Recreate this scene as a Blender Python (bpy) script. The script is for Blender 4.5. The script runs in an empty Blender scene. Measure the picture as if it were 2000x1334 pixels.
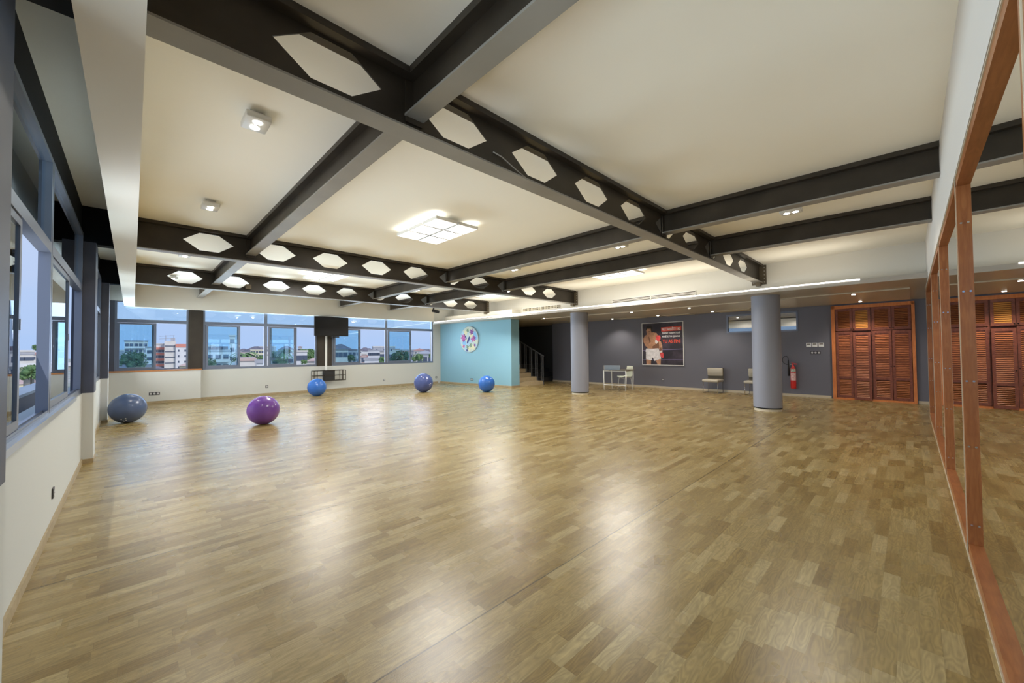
import bpy, bmesh, math, random
from mathutils import Vector, Matrix
S = bpy.context.scene
C = S.collection
R = math.radians
PI = math.pi
random.seed(7)

# ------------------------------------------------------------------ camera, world, sun, exposure
CAMZ = 1.5
yaw, pit, roll = R(45.69), R(1.33), R(-0.50)
F = Vector((math.cos(yaw)*math.cos(pit), math.sin(yaw)*math.cos(pit), math.sin(pit)))
Rt = Vector((math.sin(yaw), -math.cos(yaw), 0))
Up = Rt.cross(F)
R2 = math.cos(roll)*Rt + math.sin(roll)*Up
U2 = -math.sin(roll)*Rt + math.cos(roll)*Up
cam_data = bpy.data.cameras.new('camera')
cam = bpy.data.objects.new('camera', cam_data)
C.objects.link(cam)
M4 = Matrix.Identity(4)
for r_ in range(3):
    M4[r_][0] = R2[r_]; M4[r_][1] = U2[r_]; M4[r_][2] = -F[r_]
M4[2][3] = CAMZ
cam.matrix_world = M4
cam_data.sensor_width = 36.0
cam_data.lens = 759.4/2000*36.0
cam_data.clip_start = 0.02
cam_data.clip_end = 3000
S.camera = cam
S.view_settings.view_transform = 'Standard'
S.view_settings.look = 'None'
S.view_settings.exposure = 0.42
S.view_settings.gamma = 1.0
S.view_settings.use_curve_mapping = False

PANEL_W = 72.0      # watts of each suspended light panel (down)
PANEL_UP = 6.0     # watts of its upward glow
SPOT_W = 5.0
LED_W = 34.0
FILL_L = 74.0
FILL_F = 190.0

world = bpy.data.worlds.new('sky')
S.world = world
world.use_nodes = True
nt = world.node_tree
nt.nodes.clear()
def wn(t, **k):
    n = nt.nodes.new(t)
    for a, b in k.items(): setattr(n, a, b)
    return n
wo = wn('ShaderNodeOutputWorld'); wb = wn('ShaderNodeBackground')
tc = wn('ShaderNodeTexCoord'); sx = wn('ShaderNodeSeparateXYZ')
rp = wn('ShaderNodeValToRGB')
rp.color_ramp.elements[0].position = 0.0; rp.color_ramp.elements[0].color = (0.42, 0.59, 0.92, 1)
rp.color_ramp.elements[1].position = 1.0; rp.color_ramp.elements[1].color = (0.30, 0.46, 0.80, 1)
e = rp.color_ramp.elements.new(0.18); e.color = (0.50, 0.64, 0.92, 1)
e = rp.color_ramp.elements.new(0.45); e.color = (0.40, 0.58, 0.90, 1)
mp = wn('ShaderNodeMapping'); mp.inputs['Scale'].default_value = (1, 1, 5)
nz = wn('ShaderNodeTexNoise'); nz.inputs['Scale'].default_value = 2.2; nz.inputs['Detail'].default_value = 5
cr = wn('ShaderNodeValToRGB')
cr.color_ramp.elements[0].position = 0.42; cr.color_ramp.elements[0].color = (0, 0, 0, 1)
cr.color_ramp.elements[1].position = 0.75; cr.color_ramp.elements[1].color = (0.35, 0.35, 0.35, 1)
mx = wn('ShaderNodeMix', data_type='RGBA')
mx.inputs['B'].default_value = (0.62, 0.68, 0.88, 1)
nt.links.new(tc.outputs['Generated'], sx.inputs[0]); nt.links.new(sx.outputs['Z'], rp.inputs[0])
nt.links.new(tc.outputs['Generated'], mp.inputs[0]); nt.links.new(mp.outputs[0], nz.inputs['Vector'])
nt.links.new(nz.outputs['Fac'], cr.inputs[0]); nt.links.new(cr.outputs[0], mx.inputs['Factor'])
nt.links.new(rp.outputs[0], mx.inputs['A']); nt.links.new(mx.outputs['Result'], wb.inputs[0])
wb.inputs[1].default_value = 0.75
nt.links.new(wb.outputs[0], wo.inputs[0])

sd = bpy.data.lights.new('sun', 'SUN'); sd.energy = 1.6; sd.angle = R(12); sd.color = (1.0, 0.95, 0.88)
sun = bpy.data.objects.new('sun', sd); C.objects.link(sun)
sun.rotation_euler = Vector((-0.35, 0.75, -0.62)).to_track_quat('-Z', 'Y').to_euler()

# area lights added outside each window bay to brighten the ceiling
def window_fill(name, c, n, w_, h_, watts, col=(0.86, 0.93, 1.0), gl=False, sp=95):
    d = bpy.data.lights.new(name, 'AREA'); d.shape = 'RECTANGLE'; d.size, d.size_y = w_, h_; d.energy = watts; d.color = col
    o = bpy.data.objects.new(name, d); C.objects.link(o); o.location = c
    o.rotation_euler = Vector(n).to_track_quat('-Z', 'Z').to_euler(); o.visible_glossy = gl
    if not gl: d.spread = R(sp)
for yc, ln, wt in ((0.95, 2.3, FILL_L*.65), (5.3, 4.9, FILL_L*1.2), (10.35, 3.7, FILL_L), (14.4, 3.2, FILL_L)):  # first entry lights the added unseen bay
    window_fill('added_window_fill', (-0.72, yc, 2.0), (1, 0, 0.30), ln, 2.0, wt, (0.93, 0.96, 1.0), sp=130)
for xc, ln, wt in ((0.45, 1.5, FILL_F*.5), (3.35, 3.3, FILL_F), (7.85, 4.4, FILL_F*1.3)):
    window_fill('added_window_fill', (xc, 16.12-0.045*xc+0.24, 2.0), (-0.045, -1, 0.12), ln, 2.0, wt)
    window_fill('added_window_sheen', (xc, 16.12-0.045*xc+0.25, 2.0), (-0.045, -1, 0), ln, 2.0, ln*11, (0.72, 0.78, 1.0), True)  # further lamp added for the window reflections on the floor

# ------------------------------------------------------------------ materials
def mat(name, col, rough=0.6, metal=0.0, spec=0.5, emit=None, es=1.0, noise=None, bump=None, coat=0.0):
    m = bpy.data.materials.new(name); m.use_nodes = True
    t = m.node_tree; b = t.nodes['Principled BSDF']
    b.inputs['Base Color'].default_value = (*col, 1); b.inputs['Roughness'].default_value = rough
    b.inputs['Metallic'].default_value = metal; b.inputs['Specular IOR Level'].default_value = spec
    b.inputs['Coat Weight'].default_value = coat
    if emit:
        b.inputs['Emission Color'].default_value = (*emit, 1); b.inputs['Emission Strength'].default_value = es
    if noise or bump:
        co = t.nodes.new('ShaderNodeTexCoord')
    if noise:                                   # (scale, colour2, lo, hi)
        n = t.nodes.new('ShaderNodeTexNoise'); n.inputs['Scale'].default_value = noise[0]; n.inputs['Detail'].default_value = 6
        r = t.nodes.new('ShaderNodeValToRGB')
        r.color_ramp.elements[0].position = noise[2]; r.color_ramp.elements[0].color = (*col, 1)
        r.color_ramp.elements[1].position = noise[3]; r.color_ramp.elements[1].color = (*noise[1], 1)
        t.links.new(co.outputs['Object'], n.inputs['Vector']); t.links.new(n.outputs['Fac'], r.inputs[0]); t.links.new(r.outputs[0], b.inputs['Base Color'])
    if bump:                                    # (scale, strength)
        n = t.nodes.new('ShaderNodeTexNoise'); n.inputs['Scale'].default_value = bump[0]; n.inputs['Detail'].default_value = 4
        bp = t.nodes.new('ShaderNodeBump'); bp.inputs['Strength'].default_value = bump[1]; bp.inputs['Distance'].default_value = 0.01
        t.links.new(co.outputs['Object'], n.inputs['Vector']); t.links.new(n.outputs['Fac'], bp.inputs['Height']); t.links.new(bp.outputs[0], b.inputs['Normal'])
    return m

def wood(name, c1, c2, rough=0.35, scale=(1, 1, 1), dist=3.0):
    m = bpy.data.materials.new(name); m.use_nodes = True
    t = m.node_tree; b = t.nodes['Principled BSDF']; b.inputs['Roughness'].default_value = rough
    co = t.nodes.new('ShaderNodeTexCoord'); mpn = t.nodes.new('ShaderNodeMapping'); mpn.inputs['Scale'].default_value = scale
    n = t.nodes.new('ShaderNodeTexNoise'); n.inputs['Scale'].default_value = 6; n.inputs['Detail'].default_value = 8; n.inputs['Distortion'].default_value = dist*0.2
    r = t.nodes.new('ShaderNodeValToRGB')
    r.color_ramp.elements[0].position = 0.3; r.color_ramp.elements[0].color = (*c1, 1)
    r.color_ramp.elements[1].position = 0.7; r.color_ramp.elements[1].color = (*c2, 1)
    t.links.new(co.outputs['Object'], mpn.inputs[0]); t.links.new(mpn.outputs[0], n.inputs['Vector'])
    t.links.new(n.outputs['Fac'], r.inputs[0]); t.links.new(r.outputs[0], b.inputs['Base Color'])
    return m

def glass(name, tint, ior=1.5, rough=0.0):
    m = bpy.data.materials.new(name); m.use_nodes = True
    t = m.node_tree; t.nodes.clear()
    o = t.nodes.new('ShaderNodeOutputMaterial'); mix = t.nodes.new('ShaderNodeMixShader')
    tr = t.nodes.new('ShaderNodeBsdfTransparent'); tr.inputs[0].default_value = (*tint, 1)
    g = t.nodes.new('ShaderNodeBsdfGlossy'); g.inputs['Roughness'].default_value = rough; g.inputs['Color'].default_value = (0.9, 0.95, 1, 1)
    fr = t.nodes.new('ShaderNodeFresnel'); fr.inputs[0].default_value = ior
    t.links.new(fr.outputs[0], mix.inputs[0]); t.links.new(tr.outputs[0], mix.inputs[1]); t.links.new(g.outputs[0], mix.inputs[2])
    t.links.new(mix.outputs[0], o.inputs[0])
    return m

def floor_material():
    m = bpy.data.materials.new('vinyl_parquet'); m.use_nodes = True
    t = m.node_tree; b = t.nodes['Principled BSDF']; L = t.links.new
    def nd(ty, **k):
        n = t.nodes.new(ty)
        for a, v in k.items(): setattr(n, a, v)
        return n
    def mth(op, a, c=None):
        n = nd('ShaderNodeMath', operation=op)
        for i, v in enumerate((a, c)):
            if v is None: continue
            if isinstance(v, (int, float)): n.inputs[i].default_value = v
            else: L(v, n.inputs[i])
        return n.outputs[0]
    geo = nd('ShaderNodeNewGeometry'); sp = nd('ShaderNodeSeparateXYZ'); L(geo.outputs['Position'], sp.inputs[0])
    X, Y = sp.outputs['X'], sp.outputs['Y']
    row = mth('FLOOR', mth('DIVIDE', Y, 0.079))
    wn1 = nd('ShaderNodeTexWhiteNoise', noise_dimensions='1D'); L(row, wn1.inputs['W'])
    xo = mth('ADD', X, mth('MULTIPLY', wn1.outputs['Value'], 3.1))
    colf = mth('DIVIDE', xo, 0.37)
    col = mth('FLOOR', colf)
    cv = nd('ShaderNodeCombineXYZ'); L(row, cv.inputs[0]); L(col, cv.inputs[1])
    wn2 = nd('ShaderNodeTexWhiteNoise', noise_dimensions='3D'); L(cv.outputs[0], wn2.inputs['Vector'])
    base = nd('ShaderNodeValToRGB'); L(wn2.outputs['Value'], base.inputs[0])
    cs = [(0.0, (0.220, 0.146, 0.048)), (0.25, (0.272, 0.190, 0.068)), (0.5, (0.300, 0.216, 0.084)), (0.8, (0.334, 0.248, 0.106)), (1.0, (0.385, 0.300, 0.145))]
    base.color_ramp.elements[0].color = (*cs[0][1], 1); base.color_ramp.elements[1].color = (*cs[-1][1], 1)
    for p_, c_ in cs[1:-1]:
        e_ = base.color_ramp.elements.new(p_); e_.color = (*c_, 1)
    # grain: long fibres and cathedral figure, shifted for every strip
    sh = nd('ShaderNodeVectorMath', operation='SCALE'); L(wn2.outputs['Color'], sh.inputs[0]); sh.inputs['Scale'].default_value = 37.0
    ps = nd('ShaderNodeVectorMath', operation='MULTIPLY'); L(geo.outputs['Position'], ps.inputs[0]); ps.inputs[1].default_value = (4.0, 55.0, 1.0)
    ad = nd('ShaderNodeVectorMath', operation='ADD'); L(ps.outputs[0], ad.inputs[0]); L(sh.outputs[0], ad.inputs[1])
    n1 = nd('ShaderNodeTexNoise'); n1.inputs['Scale'].default_value = 1.0; n1.inputs['Detail'].default_value = 6; L(ad.outputs[0], n1.inputs['Vector'])
    ps2 = nd('ShaderNodeVectorMath', operation='MULTIPLY'); L(geo.outputs['Position'], ps2.inputs[0]); ps2.inputs[1].default_value = (3.0, 14.0, 1.0)
    ad2 = nd('ShaderNodeVectorMath', operation='ADD'); L(ps2.outputs[0], ad2.inputs[0]); L(sh.outputs[0], ad2.inputs[1])
    n2 = nd('ShaderNodeTexNoise'); n2.inputs['Scale'].default_value = 1.0; n2.inputs['Detail'].default_value = 1.5; L(ad2.outputs[0], n2.inputs['Vector'])
    rings = mth('SINE', mth('MULTIPLY', n2.outputs['Fac'], 75.0))
    g1 = mth('ADD', 0.56, mth('MULTIPLY', n1.outputs['Fac'], 0.88))
    g2 = mth('ADD', 0.97, mth('MULTIPLY', rings, 0.11))
    gg = mth('MULTIPLY', g1, g2)
    # joints
    fy = mth('FRACT', mth('DIVIDE', Y, 0.079)); fx = mth('FRACT', colf)
    jy = mth('LESS_THAN', fy, 0.02); jx = mth('LESS_THAN', fx, 0.006)
    j = mth('SUBTRACT', 1.0, mth('MULTIPLY', mth('MAXIMUM', jy, jx), 0.22))
    gg = mth('MULTIPLY', gg, j)
    # butt seams between the vinyl rolls
    nw = nd('ShaderNodeTexNoise', noise_dimensions='1D'); nw.inputs['Scale'].default_value = 6.0; L(X, nw.inputs['W'])
    seam = None
    for ys, wd in ((1.735, 0.0042), (3.96, 0.0038), (6.12, 0.0038), (8.32, 0.003), (10.5, 0.003), (12.7, 0.003)):
        dd = mth('ABSOLUTE', mth('SUBTRACT', mth('ADD', Y, mth('MULTIPLY', nw.outputs['Fac'], 0.004)), ys))
        s_ = mth('LESS_THAN', dd, wd)
        seam = s_ if seam is None else mth('MAXIMUM', seam, s_)
    gg = mth('MULTIPLY', gg, mth('SUBTRACT', 1.0, mth('MULTIPLY', seam, 0.72)))
    mc = nd('ShaderNodeVectorMath', operation='SCALE'); L(base.outputs[0], mc.inputs[0]); L(gg, mc.inputs['Scale'])
    L(mc.outputs[0], b.inputs['Base Color'])
    nr = nd('ShaderNodeTexNoise'); nr.inputs['Scale'].default_value = 1.3; nr.inputs['Detail'].default_value = 3; L(geo.outputs['Position'], nr.inputs['Vector'])
    L(mth('ADD', 0.225, mth('MULTIPLY', nr.outputs['Fac'], 0.10)), b.inputs['Roughness'])
    b.inputs['Specular IOR Level'].default_value = 0.62
    nb = nd('ShaderNodeTexNoise'); nb.inputs['Scale'].default_value = 260; nb.inputs['Detail'].default_value = 2; L(geo.outputs['Position'], nb.inputs['Vector'])
    bp = nd('ShaderNodeBump'); bp.inputs['Strength'].default_value = 0.22; bp.inputs['Distance'].default_value = 0.002
    L(nb.outputs['Fac'], bp.inputs['Height']); L(bp.outputs[0], b.inputs['Normal'])
    return m

M = {
 'floor': floor_material(),
 'ceiling': mat('ceiling_paint', (0.93, 0.90, 0.81), 0.85, noise=(0.7, (0.91, 0.88, 0.79), 0.4, 0.7), bump=(3.0, 0.15)),
 'fascia': mat('fascia_paint', (0.70, 0.67, 0.60), 0.8, bump=(5.0, 0.05)),
 'rwall': mat('warm_white_wall_paint', (0.62, 0.575, 0.53), 0.8, bump=(5.0, 0.05)),
 'wall': mat('beige_wall_paint', (0.58, 0.585, 0.555), 0.8, bump=(8.0, 0.06)),
 'casing': mat('casing_paint', (0.90, 0.865, 0.81), 0.8, bump=(5.0, 0.05)),
 'steel': mat('dark_steel', (0.030, 0.024, 0.018), 0.42, spec=0.45, noise=(2.5, (0.050, 0.040, 0.030), 0.35, 0.7)),
 'flange': mat('floor_lit_flange_steel', (0.24, 0.228, 0.205), 0.42, noise=(2.5, (0.28, 0.265, 0.24), 0.35, 0.7)),  # dark steel with bounced floor light put into the bottom flange colour
 'bluesteel': mat('dark_bluegrey_steel', (0.060, 0.066, 0.095), 0.45, noise=(2.0, (0.075, 0.080, 0.11), 0.4, 0.7)),
 'black': mat('black_paint', (0.007, 0.007, 0.008), 0.7, spec=0.25),
 'alu': mat('grey_aluminium', (0.20, 0.23, 0.30), 0.30, metal=0.55),
 'alu_l': mat('light_aluminium', (0.50, 0.55, 0.62), 0.28, metal=0.7),
 'glass': glass('clear_tinted_glass', (0.84, 0.945, 0.985)),
 'glass_t': glass('transom_glass', (0.90, 0.98, 1.0)),
 'mirror': mat('mirror_glass', (0.90, 0.91, 0.89), 0.0, metal=1.0),
 'mwood': wood('mirror_frame_wood', (0.25, 0.082, 0.026), (0.36, 0.135, 0.045), 0.32, (1.2, 9, 1.2)),
 'sill': wood('sill_wood', (0.42, 0.17, 0.06), (0.52, 0.23, 0.09), 0.4, (2, 10, 10)),
 'cab': wood('cabinet_mahogany', (0.16, 0.046, 0.030), (0.27, 0.085, 0.050), 0.32, (1, 3, 3)),
 'cabl': wood('cabinet_surround', (0.56, 0.17, 0.05), (0.68, 0.24, 0.075), 0.38, (1, 4, 1)),
 'slat': wood('cabinet_slat', (0.27, 0.078, 0.028), (0.54, 0.185, 0.062), 0.35, (4, 1.5, 14)),
 'slatl': wood('cabinet_slat_light', (0.74, 0.30, 0.07), (0.86, 0.42, 0.11), 0.35, (4, 1.5, 14)),
 'stair': wood('stair_wood', (0.50, 0.40, 0.24), (0.60, 0.49, 0.31), 0.5, (3, 3, 3)),
 'rail': mat('railing_grey', (0.15, 0.155, 0.17), 0.4),
 'base': wood('baseboard_wood', (0.33, 0.25, 0.14), (0.42, 0.33, 0.20), 0.45, (3, 3, 3)),
 'darkwall': mat('charcoal_wall_paint', (0.140, 0.142, 0.172), 0.50, bump=(9.0, 0.05)),
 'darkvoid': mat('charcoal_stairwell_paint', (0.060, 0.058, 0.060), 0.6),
 'blue': mat('pale_blue_wall_paint', (0.235, 0.44, 0.54), 0.7, bump=(8.0, 0.05)),
 'soffit': mat('taupe_soffit_paint', (0.42, 0.37, 0.29), 0.30, spec=0.6),
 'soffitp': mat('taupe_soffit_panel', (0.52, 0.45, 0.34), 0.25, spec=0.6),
 'lip': mat('soffit_edge', (0.40, 0.37, 0.33), 0.5),
 'column': mat('grey_column_paint', (0.235, 0.24, 0.28), 0.38, bump=(6.0, 0.05)),
 'plinth': mat('column_plinth', (0.52, 0.45, 0.33), 0.5),
 'white': mat('white_plastic', (0.82, 0.82, 0.80), 0.4),
 'whitem': mat('white_lamp_metal', (0.75, 0.75, 0.73), 0.35),
 'emit': mat('lamp_diffuser', (1, 1, 1), 0.5, emit=(1.0, 0.99, 0.96), es=1.15),
 'emit_spot': mat('lamp_bulb', (1, 1, 1), 0.5, emit=(1.0, 0.97, 0.92), es=14),
 'emit_led': mat('led_strip_light', (1, 1, 1), 0.5, emit=(1.0, 0.96, 0.90), es=2.4),
 'screen': mat('tv_screen', (0.012, 0.012, 0.013), 0.18, spec=0.5),
 'chrome': mat('chrome', (0.75, 0.76, 0.80), 0.15, metal=1.0),
 'uph': mat('beige_leatherette', (0.44, 0.40, 0.32), 0.45, bump=(40, 0.06)),
 'uphd': mat('dark_chair_back', (0.10, 0.085, 0.06), 0.5),
 'rope': mat('white_chair_shell', (0.58, 0.64, 0.52), 0.6, noise=(60, (0.68, 0.70, 0.60), 0.4, 0.6)),
 'deskbox': mat('bluegrey_laminate', (0.26, 0.31, 0.36), 0.4),
 'red': mat('red_enamel', (0.55, 0.022, 0.020), 0.28),
 'label': mat('pale_label', (0.62, 0.30, 0.30), 0.5, noise=(60, (0.75, 0.62, 0.60), 0.45, 0.55)),
 'labelw': mat('white_green_label', (0.62, 0.68, 0.60), 0.5, noise=(40, (0.16, 0.32, 0.22), 0.5, 0.55)),
 'rubber': mat('black_rubber', (0.016, 0.016, 0.018), 0.55),
 'socket': mat('dark_socket_plate', (0.045, 0.045, 0.05), 0.4),
 'socketw': mat('socket_insert', (0.60, 0.60, 0.60), 0.4),
 'slot': mat('dark_slot', (0.10, 0.08, 0.06), 0.7),
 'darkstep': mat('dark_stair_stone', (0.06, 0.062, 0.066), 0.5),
 'grille': mat('grille_cream', (0.62, 0.56, 0.42), 0.6),
}
def ballmat(n, c, c2): return mat(n, c, 0.22, spec=0.45, noise=(3, c2, 0.4, 0.75))
M['ball_purple'] = ballmat('purple_vinyl', (0.15, 0.055, 0.29), (0.19, 0.07, 0.33))
M['ball_blue'] = ballmat('blue_vinyl', (0.030, 0.125, 0.44), (0.04, 0.15, 0.50))
M['ball_grey'] = ballmat('dusty_blue_vinyl', (0.075, 0.110, 0.215), (0.09, 0.125, 0.23))
M['ball_slate'] = ballmat('slate_blue_vinyl', (0.060, 0.085, 0.24), (0.075, 0.10, 0.27))

# ------------------------------------------------------------------ mesh helpers
WL = {}
class MB:
    def __init__(s): s.v = []; s.f = []; s.m = []; s.sm = []
    def add(s, vs, fs, mi=0, smooth=False):
        o = len(s.v); s.v += [tuple(v) for v in vs]
        for f in fs: s.f.append(tuple(i+o for i in f)); s.m.append(mi); s.sm.append(smooth)
        return s
    def hexa(s, p, mi=0):
        return s.add(p, [(3,2,1,0),(4,5,6,7),(0,1,5,4),(1,2,6,5),(2,3,7,6),(3,0,4,7)], mi)
    def box(s, x0, x1, y0, y1, z0, z1, mi=0):
        return s.hexa([(x0,y0,z0),(x1,y0,z0),(x1,y1,z0),(x0,y1,z0),(x0,y0,z1),(x1,y0,z1),(x1,y1,z1),(x0,y1,z1)], mi)
    def obox(s, c, a, b, d, mi=0):          # centre and three half axes
        c, a, b, d = map(Vector, (c, a, b, d))
        return s.hexa([c-a-b-d, c+a-b-d, c+a+b-d, c-a+b-d, c-a-b+d, c+a-b+d, c+a+b+d, c-a+b+d], mi)
    def rbox(s, c, a, b, d, r=0.02, mi=0):  # rounded in the a-b outline, axes are unit*half
        c, a, b, d = map(Vector, (c, a, b, d))
        la, lb = a.length, b.length; ua, ub = a/la, b/lb; r = min(r, la*0.98, lb*0.98)
        o = []
        for (sx_, sy_, st) in ((1,1,0),(-1,1,90),(-1,-1,180),(1,-1,270)):
            for k in range(4):
                t = R(st+k*30); o.append(c+ua*(sx_*(la-r)+r*math.cos(t))+ub*(sy_*(lb-r)+r*math.sin(t)))
        ld = d.length; e_ = min(r*0.5, ld*0.6); ud = d/ld; n = len(o)
        rings = []
        for h, sc in ((-ld, 1-e_/max(la,lb)), (-ld+e_, 1), (ld-e_, 1), (ld, 1-e_/max(la,lb))):
            rings += [c+(p-c)*sc+ud*h for p in o]
        fs = [tuple(range(n))[::-1], tuple(3*n+i for i in range(n))]
        for k in range(3):
            for i in range(n): fs.append((k*n+i, k*n+(i+1)%n, (k+1)*n+(i+1)%n, (k+1)*n+i))
        return s.add(rings, fs, mi, True)
    def cyl(s, p0, p1, r0, r1=None, n=16, mi=0, smooth=True, cap=True):
        p0, p1 = Vector(p0), Vector(p1); r1 = r0 if r1 is None else r1
        d = (p1-p0).normalized(); a = d.orthogonal().normalized(); b = d.cross(a)
        vs = [p0+r0*(a*math.cos(2*PI*i/n)+b*math.sin(2*PI*i/n)) for i in range(n)]+[p1+r1*(a*math.cos(2*PI*i/n)+b*math.sin(2*PI*i/n)) for i in range(n)]
        s.add(vs, [(i, (i+1)%n, n+(i+1)%n, n+i) for i in range(n)], mi, smooth)
        if cap: s.add(vs, [tuple(range(n))[::-1], tuple(range(n, 2*n))], mi)
        return s
    def lathe(s, c, prof, n=32, mi=0):      # prof: (r, z)
        c = Vector(c); vs = []
        for r, z in prof: vs += [c+Vector((r*math.cos(2*PI*i/n), r*math.sin(2*PI*i/n), z)) for i in range(n)]
        fs = [(k*n+i, k*n+(i+1)%n, (k+1)*n+(i+1)%n, (k+1)*n+i) for k in range(len(prof)-1) for i in range(n)]
        s.add(vs, fs, mi, True)
        s.add([vs[i] for i in range(n)], [tuple(range(n))[::-1]], mi); s.add(vs[-n:], [tuple(range(n))], mi)
        return s
    def tube(s, pts, r, n=8, mi=0):
        pts = [Vector(p) for p in pts]; vs = []; prev = None
        for i, p in enumerate(pts):
            d = (pts[min(i+1, len(pts)-1)]-pts[max(i-1, 0)]).normalized()
            a = d.orthogonal().normalized() if prev is None else (prev-d*prev.dot(d)).normalized()
            prev = a; b = d.cross(a)
            rr = r[i] if isinstance(r, (list, tuple)) else r
            vs += [p+rr*(a*math.cos(2*PI*k/n)+b*math.sin(2*PI*k/n)) for k in range(n)]
        fs = [(i*n+k, i*n+(k+1)%n, (i+1)*n+(k+1)%n, (i+1)*n+k) for i in range(len(pts)-1) for k in range(n)]
        fs += [tuple(range(n))[::-1], tuple((len(pts)-1)*n+k for k in range(n))]
        return s.add(vs, fs, mi, True)
    def ball(s, c, r, nu=32, nv=18, mi=0, sq=(1,1,1)):
        c = Vector(c); vs = []
        for j in range(nv+1):
            t = PI*j/nv
            for i in range(nu): vs.append(c+Vector((r*sq[0]*math.sin(t)*math.cos(2*PI*i/nu), r*sq[1]*math.sin(t)*math.sin(2*PI*i/nu), -r*sq[2]*math.cos(t))))
        return s.add(vs, [(j*nu+i, j*nu+(i+1)%nu, (j+1)*nu+(i+1)%nu, (j+1)*nu+i) for j in range(nv) for i in range(nu)], mi, True)
    def poly(s, pts, off, mi=0):            # closed outline pts, extruded by off
        pts = [Vector(p) for p in pts]; off = Vector(off); n = len(pts)
        return s.add(pts+[p+off for p in pts], [tuple(range(n))[::-1], tuple(range(n, 2*n))]+[(i, (i+1)%n, n+(i+1)%n, n+i) for i in range(n)], mi)
    def build(s, name, mats, parent=None, merge=False):
        base = WL.get(parent.name, Vector((0, 0, 0))) if parent else Vector((0, 0, 0))
        me = bpy.data.meshes.new(name)
        me.from_pydata([tuple(Vector(v)-base) for v in s.v], [], s.f)
        for m_ in (mats if isinstance(mats, (list, tuple)) else [mats]): me.materials.append(M[m_] if isinstance(m_, str) else m_)
        for p, mi, sm in zip(me.polygons, s.m, s.sm): p.material_index = mi; p.use_smooth = sm
        bm = bmesh.new(); bm.from_mesh(me)
        if merge: bmesh.ops.remove_doubles(bm, verts=bm.verts, dist=1e-5)
        bmesh.ops.recalc_face_normals(bm, faces=bm.faces); bm.to_mesh(me); bm.free()
        o = bpy.data.objects.new(name, me); C.objects.link(o)
        if parent: o.parent = parent; WL[o.name] = base
        return o
def tag(o, label=None, cat=None, group=None, kind=None):
    if label: o['label'] = label
    if cat: o['category'] = cat
    if group: o['group'] = group
    if kind: o['kind'] = kind
    return o
def thing(name, loc, label, cat, group=None, kind=None):
    o = bpy.data.objects.new(name, None); C.objects.link(o); o.location = loc
    o.empty_display_size = 0.1
    WL[o.name] = Vector(loc)
    return tag(o, label, cat, group, kind)
def struct(name, mb, m, label=None, parent=None):
    o = mb.build(name, m, parent)
    if not parent: o['kind'] = 'structure'
    return o
def dup(root, loc, rotz=None, label=None, group=None):
    r = root.copy(); C.objects.link(r); r.location = loc
    if rotz is not None: r.rotation_euler = (0, 0, rotz)
    if label: r['label'] = label
    if group: r['group'] = group
    def rec(src, dst):
        for ch in list(src.children):
            c = ch.copy(); C.objects.link(c); c.parent = dst; c.matrix_parent_inverse = ch.matrix_parent_inverse.copy(); rec(ch, c)
    rec(root, r)
    return r
def light(name, kind, loc, energy, parent=None, size=None, color=(1, 1, 1), rot=None, **k):
    d = bpy.data.lights.new(name, kind); d.energy = energy; d.color = color
    if kind == 'AREA': d.shape = 'RECTANGLE'; d.size, d.size_y = size
    for a, b in k.items(): setattr(d, a, b)
    o = bpy.data.objects.new(name, d); C.objects.link(o)
    base = WL.get(parent.name, Vector((0, 0, 0))) if parent else Vector((0, 0, 0))
    o.location = Vector(loc)-base
    if rot: o.rotation_euler = rot
    if parent: o.parent = parent
    return o

# ------------------------------------------------------------------ plan of the place
CZ = 3.6                                   # ceiling
def farY(x): return 16.12-0.045*x          # window wall at the far end
def darkX(y): return 14.87-0.031*y         # charcoal wall
def blueX(y): return 10.98-(y-11.3)*0.110  # pale blue wall
def lipX(y): return 10.31-0.019*y          # edge of the lowered soffit

# ------------------------------------------------------------------ shell
struct('floor', MB().box(-0.75, 15.9, -1.1, 16.5, -0.15, 0), 'floor')
struct('ceiling', MB().box(-0.8, 15.9, -1.1, 16.5, CZ, CZ+0.2), 'ceiling')
# mirror side wall
struct('wall_right', MB().box(-0.8, 12.31, -0.55, -0.30, 0, CZ).box(-0.49, 15.9, -0.30, -0.252, 2.78, CZ).box(-0.49, 12.31, -0.30, -0.252, 2.745, 2.78).box(12.31, 15.9, -1.05, -0.85, 0, CZ), 'rwall')
# left window wall: parapet, closed end bay
w = MB().box(-0.74, -0.49, -0.3, 16.3, 0, 0.96)
w.box(-0.74, -0.49, -0.55, -0.25, 0.96, CZ)
struct('wall_left', w, 'wall')
struct('trim_1', MB().box(-0.70, -0.53, -0.25, 16.2, 3.17, CZ), 'black')
# far wall
w = MB()
def farbox(mb, x0, x1, d0, d1, z0, z1, mi=0):
    mb.hexa([(x0, farY(x0)+d0, z0), (x1, farY(x1)+d0, z0), (x1, farY(x1)+d1, z0), (x0, farY(x0)+d1, z0), (x0, farY(x0)+d0, z1), (x1, farY(x1)+d0, z1), (x1, farY(x1)+d1, z1), (x0, farY(x0)+d1, z1)], mi)
farbox(w, -0.6, 15.9, 0, 0.25, 0, 0.965); farbox(w, -0.6, 15.9, 0, 0.25, 3.06, CZ)
farbox(w, 10.12, 15.9, 0, 0.25, 0.965, 3.06)
struct('wall_back', w, 'wall')
w = MB(); farbox(w, -0.49, 1.58, -0.16, 0, 0, 0.965)
struct('wall_ledge', w, 'wall')
w = MB(); farbox(w, -0.49, 1.60, -0.18, -0.014, 0.965, 1.003)
tag(w.build('window_ledge_board', 'sill'), 'reddish wooden board along the top of the low ledge under the far corner window', 'ledge board')
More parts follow.
